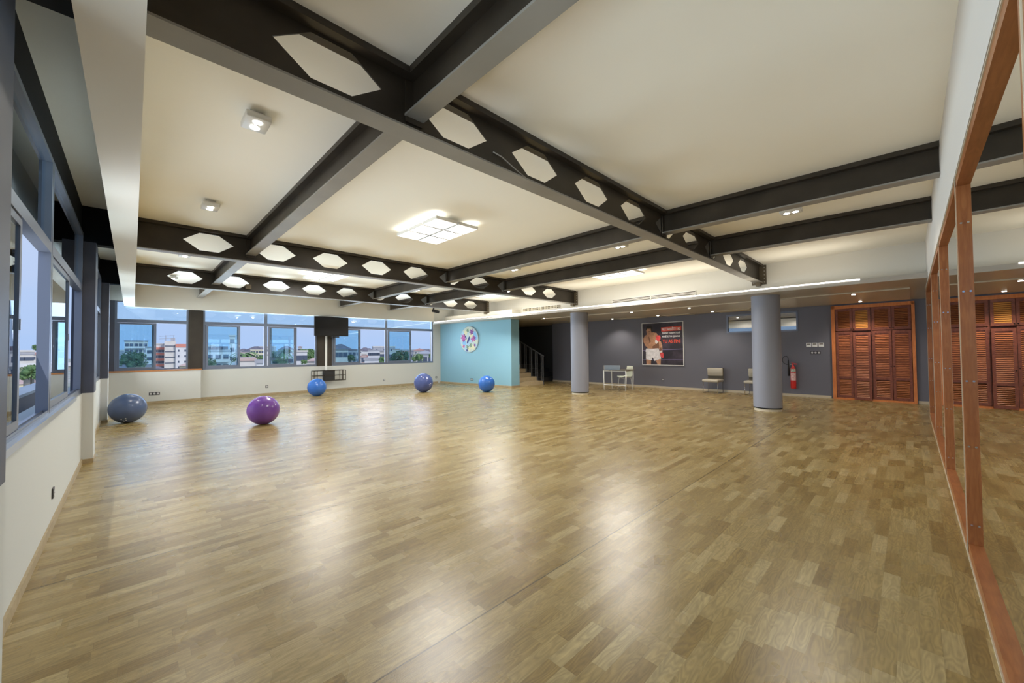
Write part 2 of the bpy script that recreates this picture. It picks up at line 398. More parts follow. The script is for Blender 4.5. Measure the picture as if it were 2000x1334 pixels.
# dropped casings below the ceiling
struct('trim_2', MB().box(-0.185, 0.028, -0.30, 15.88, 2.885, CZ), 'casing')
w = MB()
w.hexa([(0.028, 15.90, 2.885), (10.0, 15.43, 2.875), (10.0, 15.60, 2.875), (0.028, 16.02, 2.885), (0.028, 15.90, CZ), (10.0, 15.43, CZ), (10.0, 15.60, CZ), (0.028, 16.02, CZ)])
struct('trim_3', w, 'fascia')
# charcoal wall with the stairwell behind
def wallseg(mb, x0, y0, x1, y1, t, z0, z1, side=1):
    d = Vector((x1-x0, y1-y0, 0)).normalized(); n = Vector((d.y, -d.x, 0))*t*side
    mb.hexa([(x0, y0, z0), (x1, y1, z0), (x1+n.x, y1+n.y, z0), (x0+n.x, y0+n.y, z0), (x0, y0, z1), (x1, y1, z1), (x1+n.x, y1+n.y, z1), (x0+n.x, y0+n.y, z1)])
w = MB()
CY0, CY1 = -0.10, 1.62        # cupboard niche
HY0, HY1, HZ0, HZ1 = 2.42, 4.44, 2.03, 2.66
def darkseg(mb, y0, y1, z0, z1, t=0.5): wallseg(mb, darkX(y0), y0, darkX(y1), y1, t, z0, z1)
for a_ in ((-0.86, CY0, 0, CZ), (CY0, CY1, 2.725, CZ), (CY1, HY0, 0, CZ), (HY0, HY1, 0, HZ0), (HY0, HY1, HZ1, CZ), (HY1, 12.05, 0, CZ)):
    w = MB(); darkseg(w, *a_); struct('wall_charcoal', w, 'darkwall')
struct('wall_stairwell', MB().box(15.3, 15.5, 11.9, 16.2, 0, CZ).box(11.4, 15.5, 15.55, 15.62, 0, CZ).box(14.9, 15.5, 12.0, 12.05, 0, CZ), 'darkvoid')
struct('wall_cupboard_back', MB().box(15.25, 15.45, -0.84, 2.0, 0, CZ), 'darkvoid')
# pale blue wall
w = MB()
w.hexa([(blueX(11.3), 11.3, 0), (11.45, 11.3, 0), (11.45, 15.9, 0), (blueX(15.75), 15.75, 0), (blueX(11.3), 11.3, 2.78), (11.45, 11.3, 2.78), (11.45, 15.9, 2.78), (blueX(15.75), 15.75, 2.78)])
struct('wall_blue', w, 'blue')
# fascia above the lowered soffit
struct('wall_fascia', MB().box(11.25, 11.40, -0.3, 16.0, 2.80, CZ).box(10.75, 11.25, 11.0, 16.0, 2.85, 3.14), 'fascia')
# soffit slab
w = MB()
w.hexa([(lipX(-.3)+.012, -0.85, 2.77), (15.3, -0.85, 2.77), (15.3, 15.5, 2.77), (lipX(15.5)+.012, 15.5, 2.77), (lipX(-.3)+.012, -0.85, 2.85), (15.3, -0.85, 2.85), (15.3, 15.5, 2.85), (lipX(15.5)+.012, 15.5, 2.85)])
struct('ceiling_soffit', w, 'soffit')
struct('trim_4', MB().hexa([(lipX(-.3), -0.3, 2.76), (lipX(-.3)+.012, -0.3, 2.76), (lipX(15.5)+.012, 15.5, 2.76), (lipX(15.5), 15.5, 2.76), (lipX(-.3), -0.3, 2.855), (lipX(-.3)+.012, -0.3, 2.855), (lipX(15.5)+.012, 15.5, 2.855), (lipX(15.5), 15.5, 2.855)]), 'lip')
w = MB()
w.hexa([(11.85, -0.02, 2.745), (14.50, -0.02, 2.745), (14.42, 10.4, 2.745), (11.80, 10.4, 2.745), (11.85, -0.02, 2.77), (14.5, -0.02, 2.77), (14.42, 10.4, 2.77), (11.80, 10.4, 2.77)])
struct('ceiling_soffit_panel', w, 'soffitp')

# baseboards
struct('baseboard_left', MB().box(-0.49, -0.475, 2.70, 7.95, 0, 0.07).box(-0.49, -0.475, 8.40, 12.3, 0, .07).box(-0.49, -0.475, 12.75, 15.95, 0, .07), 'base')
w = MB(); farbox(w, -0.38, 1.58, -0.175, -0.16, 0, 0.07); farbox(w, 1.58, 10.35, -0.015, 0, 0, 0.07); struct('baseboard_back', w, 'base')
w = MB()
wallseg(w, blueX(11.3)-.015, 11.3, blueX(15.7)-.015, 15.65, 0.015, 0, 0.07); w.box(blueX(11.3)-.015, 11.45, 11.285, 11.3, 0, 0.07)
struct('baseboard_blue', w, 'base')
w = MB(); wallseg(w, darkX(1.66)-.018, 1.66, darkX(12.05)-.018, 12.05, 0.018, 0, 0.075); wallseg(w, darkX(-.84)-.018, -0.84, darkX(-.12)-.018, -0.12, 0.018, 0, 0.075)
struct('baseboard_charcoal', w, 'plinth')

# ------------------------------------------------------------------ piers of the left wall
for i, (y0, y1, lb) in enumerate(((2.15, 2.70, 'dark blue grey steel pier at the near end of the long side windows'),
                                   (7.95, 8.40, 'dark blue grey steel pier on a white base between the first two side window bays'),
                                   (12.30, 12.72, 'dark blue grey steel pier on a white base closest to the far window corner'))):
    t = thing('window_pier', (-0.44, (y0+y1)/2, 0), lb, 'pier', kind='thing')
    MB().box(-0.49, -0.38, y0, y1, 0, 0.965).build('base', 'wall', t)
    MB().box(-0.60, -0.38, y0+.01, y1-.01, 0.965, 3.065).build('steel_post', 'bluesteel', t)
    if y0 > 3: MB().box(-0.49, -0.372, y0-.008, y1, 0, 0.06).build('base_strip', 'base', t)

# ------------------------------------------------------------------ windows
def unit(name, org, du, dn, length, z0, zt0, zt1, z1, sashes, mull=None, transom_split=None, flip=False):
    """sliding window: org + u*du along the wall, dn outward"""
    org, du, dn = Vector(org), Vector(du).normalized(), Vector(dn).normalized()
    root = bpy.data.objects.new(name, None); C.objects.link(root); root.location = org; WL[root.name] = org.copy(); root['kind'] = 'structure'
    def bx(mb, u0, u1, d0, d1, a, b, mi=0):
        P = lambda u, d, z: org+du*u+dn*d+Vector((0, 0, z))
        mb.hexa([P(u0, d0, a), P(u1, d0, a), P(u1, d1, a), P(u0, d1, a), P(u0, d0, b), P(u1, d0, b), P(u1, d1, b), P(u0, d1, b)], mi)
    f = MB(); L = length; w_ = 0.05
    bx(f, 0, L, 0, .07, z0, z0+.055); bx(f, 0, L, 0, .07, zt0, zt1); bx(f, 0, L, 0, .07, z1-.04, z1)
    bx(f, 0, w_, 0, .07, z0+.055, zt0); bx(f, L-w_, L, 0, .07, z0+.055, zt0); bx(f, 0, w_, 0, .07, zt1, z1-.04); bx(f, L-w_, L, 0, .07, zt1, z1-.04)
    bx(f, 0, L, .032, .035, z0+.055, z0+.070); bx(f, 0, L, .002, .005, z0+.055, z0+.070)
    f.build('window_frame', 'alu', root)
    tp = [0]+(transom_split or [])+[L]
    for a, b in zip(tp[:-1], tp[1:]):
        g = MB(); bx(g, a+.04, b-.04, .038, .042, zt1, z1-.04); g.build('transom_pane', 'glass_t', root)
        if b < L:
            g = MB(); bx(g, b-.05, b+.05, .005, .065, zt1, z1-.04); g.build('transom_bar', 'alu', root)
    for k, (a, b, tr) in enumerate(sashes):
        d0 = .008 if tr == 0 else .037; d1 = d0+.024
        s_ = MB(); zz0, zz1 = z0+.06, zt0-.005; st = .055
        bx(s_, a, a+st, d0, d1, zz0, zz1); bx(s_, b-st, b, d0, d1, zz0, zz1); bx(s_, a+st, b-st, d0, d1, zz0, zz0+.07); bx(s_, a+st, b-st, d0, d1, zz1-.05, zz1)
        so = s_.build('sash', 'alu', root)
        g = MB(); bx(g, a+st, b-st, (d0+d1)/2-.002, (d0+d1)/2+.002, zz0+.07, zz1-.05); g.build('pane', 'glass', so)
        if tr == 0:
            h = MB(); bx(h, b-.035, b-.022, d0-.006, d0, (zz0+zz1)/2-.035, (zz0+zz1)/2+.035); h.build('latch', 'alu_l', so)
    return root
# left bays (u runs away from the camera, outward is -X)
LZ = (0.965, 2.36, 2.45, 3.17)
lx = -0.50
unit('window_1', (lx, 2.70, 0), (0, 1, 0), (-1, 0, 0), 2.40, *LZ, [(0.05, 1.22, 0), (0.08, 1.26, 1)])
unit('window_2', (lx, 5.12, 0), (0, 1, 0), (-1, 0, 0), 2.82, *LZ, [(0.05, 1.40, 0), (0.08, 1.44, 1)])
unit('added_window', (lx, -0.25, 0), (0, 1, 0), (-1, 0, 0), 2.40, *LZ, [(0.05, 1.22, 0), (1.18, 2.35, 1)])  # unseen bay, added to let more light onto the near ceiling
unit('window_3', (lx, 8.41, 0), (0, 1, 0), (-1, 0, 0), 1.92, *LZ, [(0.05, 1.00, 0), (0.95, 1.88, 1)])
unit('window_4', (lx, 10.34, 0), (0, 1, 0), (-1, 0, 0), 1.95, *LZ, [(0.05, 1.00, 0), (0.95, 1.90, 1)])
unit('window_5', (lx, 12.74, 0), (0, 1, 0), (-1, 0, 0), 3.35, *LZ, [(0.05, 1.70, 0), (1.66, 3.30, 1)])
struct('trim_5', MB().box(-0.51, -0.468, 2.70, 6.9, 0.955, 1.0), 'alu_l')
# far units
du = Vector((1, -0.045, 0)).normalized(); dn = Vector((0.045, 1, 0)).normalized()
FZ = (0.965, 2.43, 2.53, 3.07)
def funit(n, x0, x1, sashes, split=None):
    unit(n, (x0, farY(x0)+0.03, 0), du, dn, (x1-x0)*1.001, *FZ, [(a-x0, b-x0, t_) for a, b, t_ in sashes], transom_split=split)
funit('window_6', -0.38, 1.27, [(-0.33, 0.52, 0), (-0.36, 0.47, 1)])
funit('window_7', 1.64, 3.38, [(1.72, 2.64, 0), (1.68, 2.60, 1)])
funit('window_8', 3.38, 5.06, [(3.46, 4.33, 0), (3.52, 4.38, 1)])
funit('window_9', 5.60, 7.83, [(5.70, 6.74, 0), (5.66, 6.70, 1)])
funit('window_10', 7.83, 10.12, [(7.90, 8.98, 0), (7.94, 9.02, 1)])
for x0, x1, lb in ((1.27, 1.64, 'dark grey steel pier behind the right end of the wooden ledge board'), (5.06, 5.60, 'dark grey steel pier behind the wall television')):
    w = MB(); farbox(w, x0, x1, 0.0, 0.2, 0.965, 3.06)
    farbox(w, x0+.04, x1-.04, -0.012, 0.0, 0.97, 3.05)
    tag(w.build('window_pier', 'steel'), lb, 'pier', kind='thing')
w = MB(); farbox(w, -0.5, -0.38, 0.0, 0.2, 0.965, 3.06); struct('trim_6', w, 'bluesteel')

# high window in the charcoal wall
t = bpy.data.objects.new('window_11', None); C.objects.link(t); hw = Vector((darkX(3.4), 3.43, 2.3)); t.location = hw; WL[t.name] = hw; t['kind'] = 'structure'
def dk(y, d, z): return Vector((darkX(y)-d, y, z))
def dbox(mb, y0, y1, d0, d1, z0, z1, mi=0):
    mb.hexa([dk(y0, d0, z0), dk(y1, d0, z0), dk(y1, d1, z0), dk(y0, d1, z0), dk(y0, d0, z1), dk(y1, d0, z1), dk(y1, d1, z1), dk(y0, d1, z1)], mi)
f = MB()
for a in ((HY0, HY1, HZ0, HZ0+.05), (HY0, HY1, HZ1-.05, HZ1), (HY0, HY0+.05, HZ0, HZ1), (HY1-.05, HY1, HZ0, HZ1), (3.39, 3.45, HZ0, HZ1)):
    dbox(f, a[0], a[1], -0.08, 0.012, a[2], a[3])
f.build('window_frame', 'alu', t)
M['darkglass'] = mat('dark_window_glass', (0.02, 0.025, 0.03), 0.02, spec=1.0, coat=1.0)
M['darkglass'].node_tree.nodes['Principled BSDF'].inputs['IOR'].default_value = 2.6
for y0, y1 in ((HY0+.05, 3.39), (3.45, HY1-.05)):
    g = MB(); dbox(g, y0, y1, -0.05, -0.04, HZ0+.05, HZ1-.05); g.build('pane', 'darkglass', t)

# ------------------------------------------------------------------ steel beams
def castellated(yc, x0, x1, label, first=0.92, end_plate=True):
    t = thing('castellated_beam', ((x0+x1)/2, yc, CZ), label, 'beam', 'castellated beams under the ceiling', 'thing')
    zb, zt = 3.135, CZ
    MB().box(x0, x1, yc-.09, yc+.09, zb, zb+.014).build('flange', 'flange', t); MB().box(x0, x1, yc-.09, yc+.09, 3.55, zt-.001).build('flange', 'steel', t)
    wb_ = MB(); th = 0.006; lo, hi = zb+.014, 3.55; zc = 3.385; hz0, hz1 = 3.235, 3.53
    def pr(pts): wb_.poly([(x, yc-th, z) for x, z in pts], (0, 2*th, 0))
    cs = []; c = first
    while c < x1-0.45: cs.append(c); c += 0.996
    xa = x0
    pr([(x0, lo), (cs[0]-.5, lo), (cs[0]-.5, hi), (x0, hi)])
    for c in cs:
        a, b = c-.5, min(c+.4961, x1)
        pr([(a, zc), (c-.345, zc), (c-.13, hz1), (c-.13, hi), (a, hi)]); pr([(a, lo), (c-.13, lo), (c-.13, hz0), (c-.345, zc), (a, zc)])
        pr([(c-.13, hz1), (c+.13, hz1), (c+.13, hi), (c-.13, hi)]); pr([(c-.13, lo), (c+.13, lo), (c+.13, hz0), (c-.13, hz0)])
        pr([(c+.345, zc), (b, zc), (b, hi), (c+.13, hi), (c+.13, hz1)]); pr([(c+.13, lo), (b, lo), (b, zc), (c+.345, zc), (c+.13, hz0)])
    e_ = cs[-1]+.4961
    if e_ < x1: pr([(e_, lo), (x1, lo), (x1, hi), (e_, hi)])
    wb_.build('web', 'steel', t)
    if end_plate:
        p_ = MB().box(x1-.004, x1+.014, yc-.16, yc+.16, 3.09, 3.57)
        p_.box(x1-.12, x1, yc-.05, yc+.05, 3.05, 3.135)
        pp = p_.build('end_plate', 'steelw', t)
        for s_ in (-.12, .12):
            for z in (3.15, 3.24, 3.33, 3.42, 3.51): MB().cyl((x1-.02, yc+s_, z), (x1-.004, yc+s_, z), .014, n=6, smooth=False).build('bolt', 'lip', pp)
    return t
M['steelw'] = mat('bronze_steel_plate', (0.10, 0.080, 0.052), 0.5, noise=(5, (0.14, 0.11, 0.07), 0.4, 0.6))
castellated(2.615, 0.028, 11.234, 'dark steel beam with hexagon holes closest to the mirror wall, the big one overhead')
castellated(8.33, 0.028, 11.234, 'dark steel beam with hexagon holes crossing the middle of the ceiling')
castellated(12.53, 0.028, 10.736, 'dark steel beam with hexagon holes closest to the far windows')
for yc, lb in ((2.615, 'short dark beam end in the ceiling strip above the first side windows'), (8.2, 'short dark beam end above the white based side pier'), (12.53, 'short dark beam end above the third side pier')):
    tag(MB().box(-0.53, -0.19, yc-.085, yc+.085, 3.07, 3.09).box(-.53, -.19, yc-.006, yc+.006, 3.09, CZ).box(-.53, -.19, yc-.085, yc+.085, 3.56, CZ).build('beam_end', 'black'), lb, 'beam', kind='thing')
XC, XA, XB = 1.515, 5.825, 7.875
def plain(xc, y0, y1, label, mk='steel', dx=0.0):
    t = thing('steel_beam', (xc, (y0+y1)/2, CZ), label, 'beam', 'plain steel beams between the castellated ones', 'thing')
    def sb(hw, a, b, z0, z1):               # dx: drift of the end at y0
        o0, o1 = xc+dx*(y1-a)/(y1-y0), xc+dx*(y1-b)/(y1-y0)
        return MB().hexa([(o0-hw, a, z0), (o0+hw, a, z0), (o1+hw, b, z0), (o1-hw, b, z0), (o0-hw, a, z1), (o0+hw, a, z1), (o1+hw, b, z1), (o1-hw, b, z1)])
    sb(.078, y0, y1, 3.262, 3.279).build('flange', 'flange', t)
    sb(.078, y0+(.08 if y0 > 1 else 0), y1-(.08 if y1 < 14 else 0), 3.545, CZ-.001).build('flange', mk, t)
    sb(.006, y0, y1, 3.279, 3.545).build('web', mk, t)
    for y in (y0, y1):
        if 1 < y < 14: MB().box(xc-.07, xc+.07, y-.008, y+.008, 3.22, 3.54).build('joint_plate', mk, t)
g_ = 0.02
NB = {XC: 'first plain beam from side windows', XA: 'second plain beam from side windows', XB: 'third plain beam from side windows'}
SEG = ((-0.25, 2.60, 'reaching out from the mirror wall'), (2.63, 8.31, 'in the large light panel bay'),
       (8.35, 12.51, 'between middle and far holed beams'), (12.55, 15.3, 'stub at the far window casing'))
for x in (XC, XA, XB):
    for y0, y1, lb in SEG:
        if y1 > 15: y1 = 15.9-0.047*x-.01
        plain(x, y0, y1, NB[x]+', '+lb, dx={XC: 0, XA: .10, XB: .13}[x] if y0 < 0 else 0)

# ------------------------------------------------------------------ lamps
def panel(x, y, label):
    t = thing('light_panel', (x, y, CZ), label, 'ceiling light', 'six square light panels hung under the ceiling')
    zz = 3.49
    MB().box(x-.25, x+.25, y-.45, y+.45, zz+.05, CZ).build('mounting', 'whitem', t)
    for i in range(2):
        for j in range(3):
            cx, cy = x+(i-.5)*.415, y+(j-1)*.415
            q = MB().box(cx-.194, cx+.194, cy-.194, cy+.194, zz+.002, zz+.05).build('housing', 'whitem', t)
            MB().box(cx-.184, cx+.184, cy-.184, cy+.184, zz, zz+.002).build('diffuser', 'emit', q)
    light('panel_light', 'AREA', (x, y, zz-.01), PANEL_W, t, (0.8, 1.2), (1.0, 0.97, 0.92))
    for dx, sx_, sy_ in ((-.34, .12, 1.2), (.34, .12, 1.2)):
        light('panel_uplight', 'AREA', (x+dx, y, zz+.052), PANEL_UP/2, t, (sx_, sy_), (1.0, 0.98, 0.93), rot=(PI, 0, 0))
panel(3.645, 5.53, 'large square light panel alone in the middle ceiling bay between the holed beams')
panel(9.22, 5.45, 'square light panel near the fascia above the boxer poster')
panel(3.66, 10.75, 'square light panel showing below the middle holed beam toward the far windows')
panel(9.25, 10.5, 'square light panel near the fascia in front of the blue wall')

def twin(x, y, label):
    t = thing('twin_spotlight', (x, y, CZ), label, 'spotlight', 'small white twin spotlights on the ceiling')
    MB().box(x-.055, x+.055, y-.055, y+.055, 3.555, CZ).build('mounting', 'whitem', t)
    hs = MB().rbox((x, y, 3.53), (.095, 0, 0), (0, .13, 0), (0, 0, .026), .012).build('housing', 'whitem', t)
    for dy in (-.055, .055):
        MB().lathe((x, y+dy, 0), [(.036, 3.500), (.036, 3.503)], 16).build('bulb', 'emit_spot', hs)
    l = light('spot_beam', 'SPOT', (x, y, 3.49), SPOT_W*(20 if x > 5 else 12), t, color=(1.0, 0.93, 0.82), spot_size=R(150), spot_blend=0.6, shadow_soft_size=0.05)
for x, y, lb in ((0.76, 3.98, 'twin spotlight nearest the side windows, the largest one overhead'), (0.75, 6.72, 'twin spotlight before the middle holed beam near the side windows'),
                 (0.755, 10.42, 'twin spotlight between the middle and far holed beams beside the white casing'), (0.76, 13.8, 'twin spotlight seen through the first hole of the far holed beam'),
                 (6.96, 1.19, 'twin spotlight between the two plain beams toward the mirror wall'), (6.81, 3.92, 'twin spotlight between the two plain beams past the big holed beam'),
                 (6.81, 6.85, 'twin spotlight between the two plain beams before the middle holed beam'), (6.72, 11.33, 'twin spotlight between plain beams in the narrow far bay'),
                 (3.62, 13.2, 'small twin spotlight above the far windows seen through a beam hole'), (6.63, 13.0, 'small twin spotlight between plain beams beyond the far holed beam')):
    twin(x, y, lb)

def down(x, y, z, label):
    t = thing('recessed_downlight', (x, y, z), label, 'downlight', 'recessed downlights in the lowered soffit')
    MB().lathe((x, y, 0), [(.055, z-.006), (.055, z)], 20).build('trim_ring', 'chrome', t)
    MB().lathe((x, y, 0), [(.036, z-.010), (.036, z-.006)], 16).build('bulb', 'emit_spot', t)
    light('downlight_beam', 'SPOT', (x, y, z-.02), 75, t, color=(1.0, 0.90, 0.78), spot_size=R(125), spot_blend=0.7, shadow_soft_size=0.04)
for x, y, z, lb in ((11.72, 10.18, 2.77, 'downlight in front of the stairs'), (11.87, 6.45, 2.745, 'downlight in front of the boxer poster in the outer row'), (13.97, 8.45, 2.745, 'downlight over the desk, close to the charcoal wall'),
                 (13.88, 6.49, 2.745, 'downlight right above the boxer poster'), (12.1, 4.67, 2.745, 'outer row downlight between poster and round column'), (13.86, 4.60, 2.745, 'downlight by the high window'),
                 (12.09, 0.904, 2.745, 'outer row downlight in front of the louvred wardrobe'), (14.08, 0.92, 2.745, 'downlight directly above the louvred wardrobe')):
    down(x, y, z, lb)
# LED strip along the soffit edge
w = MB(); y0, y1 = 0.67, 15.4
w.hexa([(lipX(y0)-.012, y0, 2.835), (lipX(y0), y0, 2.835), (lipX(y1), y1, 2.835), (lipX(y1)-.012, y1, 2.835), (lipX(y0)-.012, y0, 2.862), (lipX(y0), y0, 2.862), (lipX(y1), y1, 2.862), (lipX(y1)-.012, y1, 2.862)])
o = w.build('led_strip', 'emit_led'); tag(o, 'long bright LED strip along the edge of the lowered soffit', 'light strip')
WL[o.name] = Vector((0, 0, 0))
light('led_glow', 'AREA', (10.45, 8.0, 2.875), LED_W, o, (0.25, 14.5), (1.0, 0.92, 0.78), rot=(PI, R(0), 0))

# ------------------------------------------------------------------ columns
for x, y, lb in ((10.98, 7.93, 'round grey column by the stairs with a pale plinth'), (11.05, 2.45, 'round grey column in front of the high window, close to the fire extinguisher')):
    t = thing('round_column', (x, y, 0), lb, 'column', kind='thing')
    MB().lathe((x, y, 0), [(.30, .085), (.30, 2.77)], 48).build('shaft', 'column', t)
    MB().lathe((x, y, 0), [(.295, .06), (.295, .085)], 48).build('ring', 'black', t)
    MB().lathe((x, y, 0), [(.285, 0), (.275, .06)], 48).build('plinth', 'plinth', t)

# ------------------------------------------------------------------ mirrors
PX = [-0.49, 1.93, 4.38, 6.83, 9.30, 12.30]
yf, ym, zt, zr = -0.260, -0.295, 2.735, 0.085
LBM = ['mirror panel beside the camera end of the mirror wall', 'tall wall mirror in a wooden frame, widest of the row', 'second wide mirror of the wall row in a wooden frame', 'wall mirror in a wooden frame beyond the second post pair', 'narrow far mirror at the end of the wall row']
for i in range(5):
    a, b = PX[i], PX[i+1]
    if i == 0: a += .02
    t = thing('wall_mirror', ((a+b)/2, ym, 0), LBM[i], 'mirror', 'framed mirrors along the wall')
    MB().box(a, b, -0.300, ym, 0.0, zt).build('mirror_glass', 'mirror', t)
    fr = MB()
    e0 = a if i == 0 else a-.06; e1 = b-.06 if i < 4 else b
    fr.box(a if i else a, e1, ym, yf, zt-.06, zt); fr.box(a, e1, ym, yf, 0.0, zr)
    fr.box(a, a+.055, ym, yf, zr, zt-.06); fr.box(b-.062, b, ym, yf, zr, zt-.06)
    fr.build('frame', 'mwood', t)
    for z in (0.22, 0.78, 1.25, 1.9, 2.4):
        for x in (a+.055, b-.062):
            MB().cyl((x, -0.278, z), (x-.004 if x > (a+b)/2 else x+.004, -0.278, z), .007, n=8).build('screw_head', 'chrome', t)
    MB().box(a, b, yf, yf+.006, 0, .012).build('edge_bead', 'plinth', t); MB().box(a, b, yf, yf+.005, zt-.004, zt+.006).build('edge_bead', 'plinth', t); MB().box(b-.012, b, yf, yf+.004, .012, zt-.004).build('edge_bead', 'plinth', t)

# ------------------------------------------------------------------ louvred wardrobe
t = thing('louvred_wardrobe', (darkX(.76), .76, 0), 'tall reddish brown built-in wardrobe with eight louvred doors in the charcoal wall', 'wardrobe')
f = MB(); D = [1.530, 1.150, 0.765, 0.745, 0.350, -0.030]; dd = 0.055
dbox(f, CY0, D[5]-.005, -.3, dd, 0, 2.72); dbox(f, D[0]+.005, CY1, -.3, dd, 0, 2.72); dbox(f, CY0, CY1, -.3, dd, 2.63, 2.725); dbox(f, CY0, CY1, -.3, dd-.01, 0, 0.05)
f.build('surround', 'cabl', t)
dbox(f2 := MB(), CY0, CY1, -.34, -.30, 0, 2.7); dbox(f2, D[3]-.02, D[2]+.02, -.30, 0.0, 0.05, 2.63); f2.build('carcass', 'cab', t)
def door(y0, y1, z0, z1, mid, light_=False, off=0.0, dz=0.0, open_=0.0):
    # y0<y1
    mb = MB(); sl = MB(); st = .055; o0, o1 = .012+off, .045+off
    g = .005; y0 += g; y1 -= g
    dbox(mb, y0, y0+st, o0, o1, z0+dz, z1+dz); dbox(mb, y1-st, y1, o0, o1, z0+dz, z1+dz)
    rails = [z0, z1-.07]+([mid] if mid else [])
    for r_ in rails: dbox(mb, y0+st, y1-st, o0, o1, r_+dz, r_+.07+dz)
    if mid: dbox(mb, y0+st, y1-st, o0+.008, o0+.012, mid+.07+dz, z1-.07+dz)
    do = mb.build('door', 'cab', t)
    rr = sorted(rails)
    for a, b in zip(rr[:-1], rr[1:]):
        z = a+.07+.018
        while z < b-.012:
            P = lambda y, d, h: dk(y, d, h+dz)
            sl.hexa([P(y0+st, o0+.003, z+.010), P(y1-st, o0+.003, z+.010), P(y1-st, o1-.004, z-.016), P(y0+st, o1-.004, z-.016), P(y0+st, o0+.003, z+.017), P(y1-st, o0+.003, z+.017), P(y1-st, o1-.004, z-.009), P(y0+st, o1-.004, z-.009)])
            z += .046
    so = sl.build('louvre_slats', 'slatl' if light_ else 'slat', do)
    return do
def knob(do, y, z, off=0):
    MB().cyl(dk(y, .045+off, z), dk(y, .058+off, z), .006, n=8).ball(dk(y, .066+off, z), .014, 12, 8).build('knob', 'black', do)
for k, (yb, ya) in enumerate(((D[0], D[1]), (D[1], D[2]), (D[3], D[4]), (D[4], D[5]))):
    u = door(ya, yb, 1.985, 2.625, None, light_=(k == 1)); knob(u, ya+.03 if k in (0, 2) else yb-.03, 2.03)
    of, dz = (0.05, -0.035) if k == 1 else (0.0, 0.0)
    l = door(ya, yb, 0.055, 1.965, .60, off=of, dz=dz); knob(l, ya+.03 if k in (0, 2) else yb-.03, 0.98 if k != 1 else .93, of)

# ------------------------------------------------------------------ poster (flat print in a thin frame)
PY0, PY1, PZ0, PZ1 = 5.89, 7.51, 0.88, 2.54
t = thing('boxing_poster', (darkX(6.7), 6.7, 1.7), 'framed poster of a boxer with red and white French lettering on the charcoal wall', 'poster')
fr = MB()
for a in ((PY0, PY1, PZ0, PZ0+.018), (PY0, PY1, PZ1-.018, PZ1), (PY0, PY0+.018, PZ0, PZ1), (PY1-.018, PY1, PZ0, PZ1)): dbox(fr, a[0], a[1], 0.0, 0.03, a[2], a[3])
fr.build('frame', 'white', t)
M['pbg'] = mat('poster_dark', (0.030, 0.026, 0.036), 0.4, noise=(2.5, (0.075, 0.055, 0.08), 0.45, 0.7))
cols = {'skin': (0.42, 0.22, 0.13), 'skind': (0.20, 0.095, 0.055), 'hair': (0.02, 0.016, 0.014), 'glove': (0.60, 0.07, 0.07), 'tape': (0.66, 0.62, 0.60), 'shorts': (0.66, 0.64, 0.66), 'shortd': (0.45, 0.43, 0.47), 'rope': (0.18, 0.16, 0.30), 'redp': (0.62, 0.07, 0.035), 'whitep': (0.72, 0.74, 0.72)}
for k, c in cols.items(): M['p_'+k] = mat('poster_'+k, c, 0.45, noise=(14, tuple(min(1, q*1.35) for q in c), 0.4, 0.7) if k in ('skin', 'shorts', 'glove') else None)
bg = MB(); dbox(bg, PY0+.01, PY1-.01, 0.0, 0.018, PZ0+.01, PZ1-.01); bgo = bg.build('print', 'pbg', t)
def pp(u, v, d): # u to the viewer's right 0..1, v up 0..1
    y = PY1-.018-u*(PY1-PY0-.036); return Vector((darkX(y)-d, y, PZ0+.018+v*(PZ1-PZ0-.036)))
def shape(mb, pts, layer):
    q = [pp(u, v, .018+.0006*layer) for u, v in pts]; mb.poly(q, (-.0006, 0, 0))
def Z(l): return [((x-190)/955.0, (1185-y)/980.0) for x, y in l]
rope = MB(); shape(rope, Z([(192, 842), (1140, 812), (1140, 826), (192, 858)]), 1); shape(rope, Z([(192, 1066), (1140, 1058), (1140, 1068), (192, 1078)]), 1); rope.build('ring_rope', 'p_rope', bgo)
fig = MB()
shape(fig, Z([(275, 1060), (400, 1070), (388, 1184), (285, 1184)]), 2); fig.build('leg', 'p_skin', bgo); fig = MB(); shape(fig, Z([(505, 1075), (635, 1040), (625, 1184), (555, 1184)]), 2); fig.build('leg', 'p_skin', bgo); fig = MB()
shape(fig, Z([(600, 620), (640, 640), (668, 740), (672, 850), (620, 870), (590, 800)]), 1); fig.build('lowered_arm', 'p_skin', bgo); fig = MB()
shape(fig, Z([(300, 470), (250, 500), (213, 560), (215, 640), (262, 740), (330, 800), (400, 802), (590, 800), (600, 640), (575, 500), (540, 440), (460, 418), (420, 430)]), 3); fig.build('torso', 'p_skin', bgo); fig = MB()
shape(fig, Z([(285, 345), (300, 300), (420, 310), (432, 400), (405, 470), (350, 500), (305, 460)]), 5); fig.build('face', 'p_skin', bgo); fig = MB()
shape(fig, Z([(340, 560), (372, 690), (505, 620), (560, 660), (440, 760), (340, 800), (250, 720), (218, 600)]), 6)
fig.build('raised_arm', 'p_skin', bgo)
dk_ = MB(); shape(dk_, Z([(340, 500), (372, 560), (395, 640), (375, 690), (350, 600)]), 7); shape(dk_, Z([(430, 760), (590, 640), (600, 795), (440, 800)]), 7); shape(dk_, Z([(330, 395), (385, 390), (395, 405), (330, 408)]), 7); shape(dk_, Z([(335, 452), (378, 448), (372, 462), (340, 464)]), 7); shape(dk_, Z([(612, 860), (655, 850), (650, 780), (612, 790)]), 7)
dk_.build('body_shading', 'p_skind', bgo)
h = MB(); shape(h, Z([(280, 350), (292, 280), (330, 255), (400, 258), (436, 300), (434, 420), (412, 400), (400, 330), (310, 330), (295, 370)]), 8); h.build('hair', 'p_hair', bgo)
